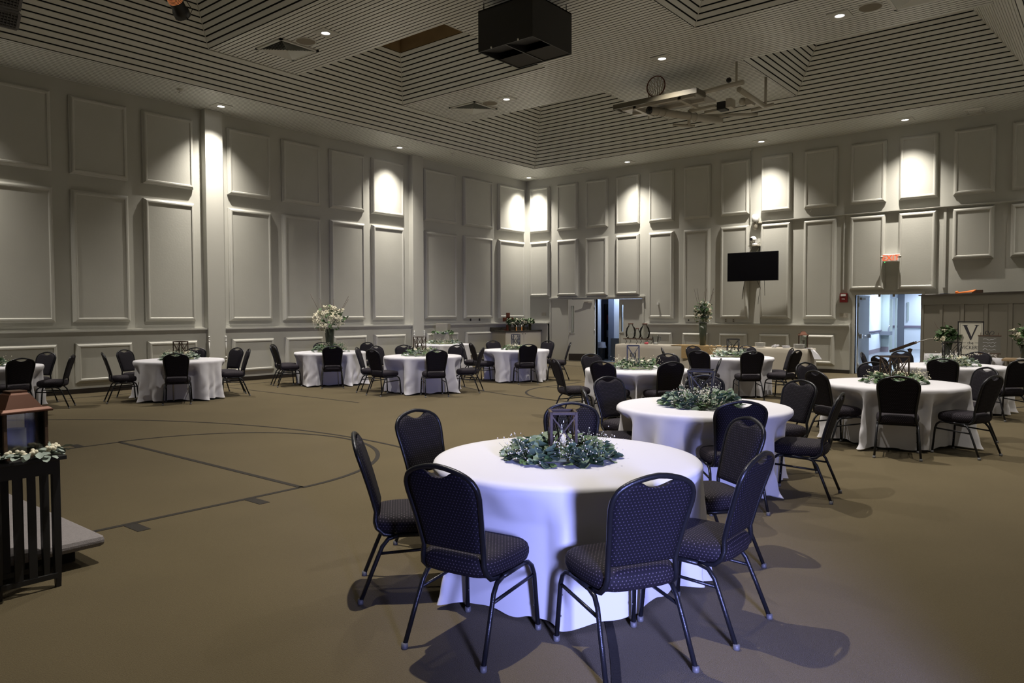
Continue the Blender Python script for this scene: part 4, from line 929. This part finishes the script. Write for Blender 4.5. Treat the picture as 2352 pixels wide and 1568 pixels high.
# ================================================================ BUFFET
bx0, bx1, by0, by1, bz = 5.5, 11.0, -2.72, -1.98, .765
for i in range(2):
    t = thing('buffet_table', 'folding table under the long buffet cloth, %s half' % ('left', 'right')[i], 'table', (bx0+.1+i*2.7+1.3, -2.35, 0), 0, 'buffet tables')
    MB().box(-1.3, 1.3, -.35, .35, .725, .755).build('tabletop', mat('ply_top', (0, 0, 0)), t)
    for sx in (-1, 1):
        for sy in (-1, 1): MB().tube([(sx*1.1, sy*.28, .73), (sx*1.1, sy*.3, .0)], .014, 8).build('leg', METAL, t)
m = MB(); V = []; F = []; rnd = random.Random(9)
def ring_rect(x0, x1, y0, y1, z, wav, n=160):
    per = 2*((x1-x0)+(y1-y0)); out = []
    for i in range(n):
        s = per*i/n; 
        if s < x1-x0: p_, nrm = (x0+s, y0), (0, -1)
        elif s < (x1-x0)+(y1-y0): p_, nrm = (x1, y0+s-(x1-x0)), (1, 0)
        elif s < 2*(x1-x0)+(y1-y0): p_, nrm = (x1-(s-(x1-x0)-(y1-y0)), y1), (0, 1)
        else: p_, nrm = (x0, y1-(s-2*(x1-x0)-(y1-y0))), (-1, 0)
        f = wav*(.5+.5*math.sin(s*9+1.5*math.sin(s*2.3))); out.append((p_[0]+nrm[0]*f, p_[1]+nrm[1]*f, z))
    return out
rr = [ring_rect(bx0+.03, bx1-.03, by0+.03, by1-.03, bz, 0), ring_rect(bx0, bx1, by0, by1, bz-.008, 0)]+[ring_rect(bx0-.005, bx1+.005, by0-.005, by1+.005, bz-.64*q, .045*q) for q in (.2, .4, .6, .8, 1)]
V = [p_ for r in rr for p_ in r]; n = 160; F = [(i*n+j, i*n+(j+1) % n, (i+1)*n+(j+1) % n, (i+1)*n+j) for i in range(len(rr)-1) for j in range(n)][:]; F = [f[::-1] for f in F]+[tuple(range(n))]
tag(m.add(V, F, True).build('tablecloth', mat('shaded_linen', (.44, .405, .345), .85, bump=.1, bscale=8)), 'long white cloth over the buffet tables along the back wall', 'tablecloth')  # white linen, the shade it hangs in put into its beige colour
BUR = mat('burlap', (.36, .25, .12), .9, bump=.5, bscale=150, var=.15, vscale=60)
tag(MB().box(7.3, 9.5, by0-.012, by1-.05, bz+.003, bz+.008).box(7.65, 8.65, by0-.062, by0-.052, .42, bz+.008).box(7.65, 8.65, by0-.06, by0, bz-.0, bz+.008).build('burlap_runner', BUR), 'brown burlap runner draped over the middle of the buffet', 'cloth')
tag(MB().add([(10.9, -2.6, bz+.012), (11.06, -2.6, bz+.01), (11.2, -2.35, .60), (11.1, -2.1, .55), (10.95, -2.1, bz+.012), (11.16, -2.62, .52), (11.25, -2.3, .5)], [(0, 1, 2, 4), (1, 5, 6, 2), (2, 6, 3), (2, 3, 4)]).build('side_cloth', CLOTH), 'rumpled white cloth hanging over the right end of the buffet', 'cloth')
bt = bz+.002
def jar(x, y, s, label):
    t = thing('drink_dispenser', label, 'dispenser', (x, y, bt+.16), 0, 'glass drink dispensers on the buffet')
    MB().lathe([(.10*s, 0), (.14*s, .05*s), (.155*s, .18*s), (.13*s, .30*s), (.07*s, .37*s), (.065*s, .41*s)], 20).build('glass_body', GLASS, t)
    MB().lathe([(.075*s, .41*s), (.08*s, .44*s), (.0005, .445*s)], 18).build('lid', COPPER, t); MB().tube([(0, -.14*s, .06), (0, -.19*s, .06), (0, -.19*s, .03)], .012, 6).build('tap', CHROME, t)
t = thing('dispenser_rack', 'low metal rack carrying three glass jars at the left end of the buffet', 'rack', (6.02, -2.3, bt))
MB().box(-.42, .42, -.15, .15, .13, .155).build('shelf', WOODD, t)
for x in (-.36, 0, .36): MB().tube([(x, -.12, 0), (x+.05, -.12, .07), (x, -.12, .13)], .008, 6).tube([(x, .12, 0), (x+.05, .12, .07), (x, .12, .13)], .008, 6).build('foot', BLACK, t)
jar(5.77, -2.3, 1.0, 'round glass drink dispenser on the rack, left one'); jar(6.24, -2.3, 1.0, 'round glass drink dispenser on the rack, right one'); jar(6.0, -2.32, .68, 'small glass jar with a reddish lid between the dispensers')
t = thing('glass_pitcher', 'clear glass pitcher on the buffet right of the dispensers', 'pitcher', (6.62, -2.35, bt))
MB().lathe([(.0005, .005), (.07, .005), (.075, .04), (.09, .18), (.085, .24), (.1, .27)], 20).build('glass_body', GLASS, t); MB().tube([(.085, 0, .22), (.16, 0, .2), (.15, 0, .09), (.08, 0, .06)], .01, 8).build('handle', GLASSD, t)
MB().lathe([(.0005, .01), (.06, .01), (.065, .05), (.0005, .06)], 14).build('ice', WHITE, t)
tag(MB().sphere((6.42, -2.5, bt+.035), .05, 10, 6, .7).sphere((6.36, -2.48, bt+.03), .035, 10, 6, .7).build('napkin', mat('pink_cloth', (.65, .12, .15), .7)), 'small crumpled pink napkin on the buffet', 'napkin')
bouquet((8.08, -2.35, bt), 'tall dark vase with mixed pale flowers and twigs on the buffet', .10, .62, .27, .72, 8, GV, 8, (LEAF3, LEAF2), 22, True)
for i in range(7):
    tag(MB().lathe([(.028, 0), (.03, .02), (.0005, .024)], 10, (8.35+.085*i+.09*(i > 2), -2.5+.05*(i % 2), bt+.008)).build('votive', CHROME), 'tiny silver votive cup on the buffet runner, %s from the left' % ('first', 'second', 'third', 'fourth', 'fifth', 'sixth', 'seventh')[i], 'candle holder', 'silver votive cups on the runner')
def plates(x, y, n_, label, m_):
    t = thing('plate_stack', label, 'plates', (x, y, bt+.008), 0, 'stacks of plates')
    for i in range(n_): inst(_pl, 'plate', t, Tr(0, 0, i*.012))
_pl = MB().lathe([(.0005, .004), (.09, .004), (.135, .014), (.137, .017), (.09, .008), (.0005, .008)], 24).data('plate', WHITE)
plates(9.72, -2.42, 9, 'stack of white plates in the middle right of the buffet', WHITE); plates(10.75, -2.5, 8, 'stack of white plates at the right end of the buffet', WHITE)
_np = MB().box(-.08, .08, -.08, .08, 0, .01).data('napkin', CLOTH)
t = thing('napkin_stack', 'stack of folded white napkins left of the right-hand plates', 'napkins', (10.42, -2.5, bt+.008), .3)
for i in range(5): inst(_np, 'napkin', t, Tr(.01*(i % 2), 0, i*.011) @ Rz(.1*i))
t = thing('napkin_roll', 'bundle of rolled cutlery napkins on the buffet', 'napkins', (10.15, -2.5, bt+.008))
for i in range(4): MB().tube([(-.06+.035*i, -.07, .025+.02*(i % 2)), (-.05+.035*i, .07, .03+.02*(i % 2))], .024, 8).build('roll', CLOTH, t)
def house_lantern(loc, rz, label, s, hh, mroof, mpost, tint):
    t = thing('roofed_lantern', label, 'lantern', loc, rz); b = .5*s
    MB().box(-b*1.05, b*1.05, -b*1.05, b*1.05, 0, .02).build('base', mpost, t)
    for sx in (-1, 1):
        for sy in (-1, 1): MB().box(sx*b-.009, sx*b+.009, sy*b-.009, sy*b+.009, .02, hh).build('post', mpost, t)
    for sx in (-1, 1):
        MB().box(sx*b-.0015, sx*b+.0015, -b, b, .02, hh).build('pane', GLASS, t); MB().box(-b, b, sx*b-.0015, sx*b+.0015, .02, hh).build('pane', GLASS, t)
        MB().box(-.004, .004, sx*b-.006, sx*b+.006, .02, hh).build('glazing_bar', mpost, t)
    B_ = [(b*1.28, hh), (b*1.28, hh+.012), (b*1.1, hh+.03), (b*.95, hh+.09*s), (b*.52, hh+.46*s), (b*.42, hh+.50*s), (b*.42, hh+.56*s)]; m = MB(); vs = [(sx*r, sy*r, z) for r, z in B_ for sx, sy in ((-1, -1), (1, -1), (1, 1), (-1, 1))]
    k = len(B_); fs = [(i*4+j, i*4+(j+1) % 4, (i+1)*4+(j+1) % 4, (i+1)*4+j) for i in range(k-1) for j in range(4)]+[tuple(range(3, -1, -1)), tuple(range(4*k-4, 4*k))]
    m.add(vs, fs).build('roof', mroof, t, bevel=.004)
    MB().tube([(-b*.4, 0, hh+.33*s), (-b*.9, 0, hh+.25*s), (-b*1.15, .02, hh+.2*s), (-b*1.1, .2*b, hh+.17*s)], .006, 8).build('handle', mroof, t)
    MB().lathe([(.0005, .02), (.28*b+.02, .02), (.28*b+.02, hh*.62), (.0005, hh*.6)], 20).build('candle', CANDLE, t)
    return t
house_lantern((10.75, -2.2, bt), .4, 'copper-roofed glass lantern at the right end of the buffet', .2, .32, COPPER, WOODD, None)

# ================================================================ SIGN TABLES BEFORE THE STAGE WALL
ua = math.atan2(-.86, .51)
def box_table(name, label, mtx, lx, ly, cloth, clabel, z=.76, hem=.06):
    t = thing(name, label, 'table', (0, 0, 0)); t.matrix_world = mtx
    MB().box(.02, lx-.02, .02, ly-.02, z-.04, z-.006).build('tabletop', mat('ply_top', (0, 0, 0)) if cloth else mat('honey_wood', (.30, .21, .12), .5), t)
    for x in (.12, lx-.12):
        for y in (.1, ly-.1): MB().tube([(x, y, 0), (x, y, z-.04)], .015, 8).build('leg', METAL, t)
    if cloth:
        rr = []
        for q in range(7):
            s = q/6; rg = []
            for i in range(96):
                per = 2*(lx+ly); d_ = per*i/96
                if d_ < lx: p_, nr = (d_, 0), (0, -1)
                elif d_ < lx+ly: p_, nr = (lx, d_-lx), (1, 0)
                elif d_ < 2*lx+ly: p_, nr = (2*lx+ly-d_, ly), (0, 1)
                else: p_, nr = (0, per-d_), (-1, 0)
                f = s*.05*(.5+.5*math.sin(d_*13+math.sin(3*d_))); rg.append((p_[0]+nr[0]*f, p_[1]+nr[1]*f, z-(z-hem)*s))
            rr += rg
        F = [(i*96+j, (i+1)*96+j, (i+1)*96+(j+1) % 96, i*96+(j+1) % 96) for i in range(6) for j in range(96)]+[tuple(range(96))]
        o = MB().add(rr, F, True).build('tablecloth', CLOTH); o.matrix_world = mtx; tag(o, clabel, 'tablecloth')
    return t
SA = Tr(13.66, -3.05, 0) @ Rz(ua)
box_table('sign_table', 'table carrying the V sign, hidden under its white cloth', SA, 1.85, .78, True, 'white cloth on the sign table before the stage wall')
SBm = Tr(15.25, -4.75, 0)
box_table('side_table', 'honey-coloured wooden table at the right edge before the stage wall', SBm, 1.7, .7, False, '', .78)
tag(MB().box(15.5, 16.95, -4.79, -4.77, .45, .74).box(15.5, 16.95, -4.77, -4.1, .783, .787).build('lace_runner', mat('lace', (.35, .33, .30), .9)), 'greyish lace runner hanging from the wooden side table', 'cloth')
st_ = .767
INK = mat('black_ink', (.015, .014, .02), .7); CARD = mat('ivory_card', (.50, .48, .40), .7)
t = thing('framed_sign', 'black-framed white sign with a large letter V leaning on the sign table', 'sign', (14.60, -3.55, st_), math.radians(6)); t.rotation_euler = (math.radians(-9), 0, math.radians(8))
sw, sh = .47, .72
MB().box(-sw/2, sw/2, .0, .02, 0, sh).build('backing', BLACK, t)
MB().box(-sw/2, sw/2, -.015, .0, 0, .02).box(-sw/2, sw/2, -.015, 0, sh-.02, sh).box(-sw/2, -sw/2+.02, -.015, 0, 0, sh).box(sw/2-.02, sw/2, -.015, 0, 0, sh).build('frame', BLACK, t)
MB().box(-sw/2+.02, sw/2-.02, -.004, 0, .02, sh-.02).build('card', CARD, t)
FX = Matrix.Rotation(PI/2, 4, 'X')
MB().box(-.19, .19, -.006, -.004, .675, .68).box(-.19, -.186, -.006, -.004, .05, .68).box(.186, .19, -.006, -.004, .05, .68).box(-.19, -.08, -.006, -.004, .262, .268).box(.08, .19, -.006, -.004, .262, .268).build('border_line', INK, t)
m = MB()
for q in ([(-.15, .645), (-.05, .645), (-.05, .635), (-.07, .63), (.015, .40), (.095, .625), (.07, .635), (.07, .645), (.15, .645), (.15, .635), (.125, .628), (.012, .325), (-.005, .325), (-.127, .628), (-.15, .635)],):
    m.add([(x, -.007, z) for x, z in q]+[(x, -.004, z) for x, z in q], [tuple(range(14, -1, -1))[::-1]]+[(i, i+15, (i+1) % 15+15, (i+1) % 15) for i in range(15)])
m.build('lettering', INK, t)
text('lettering', 'the', .085, INK, t, Tr(0, -.006, .262) @ FX, .001)
text('lettering', 'VICKERS', .105, INK, t, Tr(0, -.006, .165) @ FX @ Matrix.Diagonal((.82, 1, 1, 1)), .001)
t = thing('chalkboard', 'small dark chalkboard with faint white script beside the V sign', 'sign', (14.98, -3.95, st_), 0); t.rotation_euler = (math.radians(-10), 0, math.radians(5))
MB().box(-.19, .19, -.01, .01, .08, .42).build('board', mat('grey_slate', (.10, .095, .08), .6), t); MB().box(-.2, .2, -.014, .014, .06, .08).box(-.2, .2, -.014, .014, .42, .44).build('frame', WOODD, t)
MB().bar((-.15, .0, 0), (-.15, .02, .5), .012).bar((.15, 0, 0), (.15, .02, .5), .012).bar((0, .18, 0), (0, .02, .45), .012).build('easel', WOODD, t)
m = MB()
for s in (-1, 1): m.tube([(0, 0, .42), (0, 0, .48)]+[(s*(.04+.035*math.cos(a)*(1-a/9)), 0, .50+.035*math.sin(a)*(1-a/9)) for a in [PI-.6*i for i in range(9)]], .006, 6)
m.build('scroll_top', BLACK, t)
rnd = random.Random(12); m = MB()
for r_ in range(4):
    z = .36-.07*r_; p_ = [(-.11+.028*i, -.012, z+rnd.uniform(-.016, .016)) for i in range(9)]; m.tube(p_, .0035, 4)
m.build('chalk_script', CLOTH, t)
for s, x, y, sc in (('Mr', 14.35, -3.80, .15), ('&', 14.80, -4.22, .15), ('Mrs', 15.05, -4.42, .15)):
    o = text('standing_letters', s, sc, mat('white_wood', (.62, .58, .58), .6), None, Tr(x, y, st_+sc*.34) @ Rz(math.radians(8)) @ FX, .018); tag(o, {'Mr': 'white standing letters left of the V sign', '&': 'white standing ampersand between the two words', 'Mrs': 'white standing letters right of the V sign'}[s], 'letters')
bouquet((14.17, -3.52, st_), 'white and dark-leaved flower bouquet in a jar left of the V sign', .09, .24, .24, .40, 31, GV, 3, (LEAF2, LEAF2), 14, True)
bouquet((15.62, -4.42, .785), 'white and green flower bouquet at the right edge beside the V sign', .09, .26, .26, .44, 33, GV, 2, (LEAF2,), 14, True)
tag(MB().box(-.16, .16, -.1, .1, 0, .06).box(-.13, .13, -.08, .08, .06, .1).build('wooden_tray', WOODD, None, (15.7, -4.25, .787)), 'small dark wooden box under the right-edge bouquet', 'box')

# slanted wooden stand in front of the right doorway
t = thing('slanted_stand', 'turned wooden stand with a long slanted tray and thin rod before the right doorway', 'stand', (13.08, -1.55, 0))
MB().lathe([(.2, 0), (.2, .03), (.06, .06), (.035, .12), (.05, .3), (.03, .45), (.055, .58), (.03, .7), (.06, .78), (.0005, .8)], 18).build('pedestal', WOODD, t)
MB().bar((-.42, 0, .70), (.12, 0, .93), .26, .03).bar((-.42, -.13, .72), (.12, -.13, .95), .02, .05).bar((-.42, .13, .72), (.12, .13, .95), .02, .05).build('tray', WOODD, t)
MB().bar((-.30, 0, .775), (.02, 0, .91), .18, .02).build('open_book', CLOTH, t)
MB().tube([(.1, 0, .93), (.35, 0, 1.02), (.62, 0, 1.09)], [.012, .007, .003], 6).build('rod', METAL, t)

# ================================================================ STORE ROOM AND FOREGROUND
t = thing('waste_bin', 'black waste bin with a clear plastic liner inside the left doorway', 'bin', (2.86, .66, .01))
MB().lathe([(.0005, 0), (.11, 0), (.14, .62), (.13, .62), (.10, .02), (.0005, .02)], 18).build('bin_body', BLACK, t)
rnd = random.Random(2); m = MB(); prof = []
for i in range(6):
    for k in range(24): a = 2*PI*k/24; r = .145+.008*i*rnd.random(); prof.append((r*math.cos(a), r*math.sin(a), .64-.04*i+.015*rnd.random()))
m.add(prof, [(i*24+k, i*24+(k+1) % 24, (i+1)*24+(k+1) % 24, (i+1)*24+k) for i in range(5) for k in range(24)], True).build('liner', mat('cloudy_liner', (.35, .37, .42), .25), t)
t = thing('storage_rack', 'dark storage rack with boxes inside the store room', 'shelf', (2.66, 1.9, .01))
for x in (-.3, .3): MB().box(x-.02, x+.02, -.25, .25, 0, 2.0).build('upright', BLACK, t)
for z in (.2, .75, 1.25, 1.75): MB().box(-.3, .3, -.25, .25, z, z+.03).build('shelf', BLACK, t)
for z, c, h in ((.78, (.25, .28, .36), .26), (1.28, (.22, .03, .03), .32), (.23, (.05, .05, .07), .3)): MB().box(-.24, .24, -.2, .2, z, z+h).build('box', mat('box_%d' % int(z*100), c, .6), t)
t = thing('folded_stroller', 'dark folded chair with steel tubes leaning in the store room doorway', 'chair', (2.93, 1.15, .01))
MB().tube([(-.1, 0, .1), (.05, 0, 1.0), (.1, 0, 1.15)], .02, 8).tube([(.02, .1, .1), (.1, .05, .8), (.14, 0, 1.1)], .02, 8).build('tube_frame', CHROME, t); MB().box(-.05, .1, -.05, .05, .3, .85).build('folded_seat', BLACK, t)

# foreground left: small dark slatted table with roofed lantern and garland
tx, ty = 11.905, -20.005
t = thing('slatted_table', 'small black slatted end table in the left foreground', 'table', (tx, ty, 0), 0)
for sx in (-1, 1):
    for sy in (-1, 1):
        l = MB(); x, y = sx*.095, sy*.155; l.add([(x-.014, y-.014, 0), (x+.014, y-.014, 0), (x+.014, y+.014, 0), (x-.014, y+.014, 0), (x-.02, y-.02, .2), (x+.02, y-.02, .2), (x+.02, y+.02, .2), (x-.02, y+.02, .2), (x-.02, y-.02, .78), (x+.02, y-.02, .78), (x+.02, y+.02, .78), (x-.02, y+.02, .78)],
              [(3, 2, 1, 0), (0, 1, 5, 4), (1, 2, 6, 5), (2, 3, 7, 6), (3, 0, 4, 7), (4, 5, 9, 8), (5, 6, 10, 9), (6, 7, 11, 10), (7, 4, 8, 11), (8, 9, 10, 11)]); l.build('leg', BLACK, t)
MB().box(-.16, .16, -.20, .20, .785, .81).build('tabletop', BLACK, t, bevel=.004)
for s in (-1, 1):
    MB().box(s*.11-.012, s*.11+.012, -.15, .15, .70, .785).box(-.11, .11, s*.155-.012, s*.155+.012, .70, .785).build('apron', BLACK, t)
    MB().box(s*.11-.01, s*.11+.01, -.15, .15, .06, .09).build('stretcher', BLACK, t)
    for y in (-.055, .02): MB().box(s*.11-.006, s*.11+.006, y-.022, y+.022, .08, .72).build('slat', BLACK, t)
house_lantern((tx-.02, ty-.01, .812), math.radians(8), 'large copper-roofed glass lantern on the small black table', .225, .27, mat('dark_copper', (.085, .035, .02), .36, metal=.5), WOODD, None)
t = thing('garland', 'garland of silvery lamb\'s ear leaves and cream blossoms around the foreground lantern', 'garland', (tx, ty, .812))
rnd = random.Random(21); LFS = [MB().add(*leafdata(l, w_, .008, LEAF3)[:2], True).data('leaf', LEAF3) for l, w_ in ((.075, .022), (.09, .026), (.06, .024))]
for i in range(90):
    a = rnd.uniform(0, 2*PI); r = rnd.uniform(.16, .235); x, y = r*math.cos(a)*1.05-.02, r*math.sin(a)-.01
    inst(LFS[i % 3], 'leaf', t, Tr(x, y, .012+rnd.uniform(0, .035)) @ Rz(rnd.uniform(0, 6.3)) @ Matrix.Rotation(rnd.uniform(-.6, .5), 4, 'X') @ Matrix.Rotation(rnd.uniform(-.6, .6), 4, 'Y'))
for i in range(16):
    a = rnd.uniform(0, 2*PI); r = rnd.uniform(.17, .21); m = MB()
    for q in range(6): m.sphere((r*math.cos(a)+rnd.gauss(0, .011), r*math.sin(a)+rnd.gauss(0, .011), .045+rnd.gauss(0, .01)), .013, 7, 4)
    m.build('blossom', PETAL, t)
# long padded kneeler with dark base
t = thing('kneeler', 'long low grey padded kneeler on a black base in the left foreground', 'bench', (10.22, -19.9, 0))
GRY = mat('grey_upholstery', (.20, .185, .19), .9, bump=.3, bscale=120, var=.08, vscale=60)
MB().box(-1.55, 1.56, -.6, .42, .115, .19).build('cushion', GRY, t, bevel=.03)
MB().tube([(-1.53, .4, .168), (1.535, .4, .168), (1.535, -.58, .168), (-1.53, -.58, .168)], .006, 6, closed=True).build('piping', GRY, t)
MB().box(-1.4, 1.36, -.5, .30, 0, .115).build('base', BLACKM, t)
t = thing('floor_monitor', 'black wedge loudspeaker behind the small slatted table', 'speaker', (11.42, -20.12, .19), 0)
MB().add([(-.2, -.28, 0), (.08, -.28, 0), (.08, .17, 0), (-.2, .17, 0), (-.2, -.28, .36), (-.02, -.28, .36), (-.02, .17, .36), (-.2, .17, .36)], [(3, 2, 1, 0), (4, 5, 6, 7), (0, 1, 5, 4), (1, 2, 6, 5), (2, 3, 7, 6), (3, 0, 4, 7)]).build('cabinet', BLACKM, t, bevel=.01)
MB().add([(.079, -.26, .02), (.079, .15, .02), (-.012, .15, .34), (-.012, -.26, .34)], [(0, 1, 2, 3)]).build('grille', mat('grille_black', (0, 0, 0)), t)
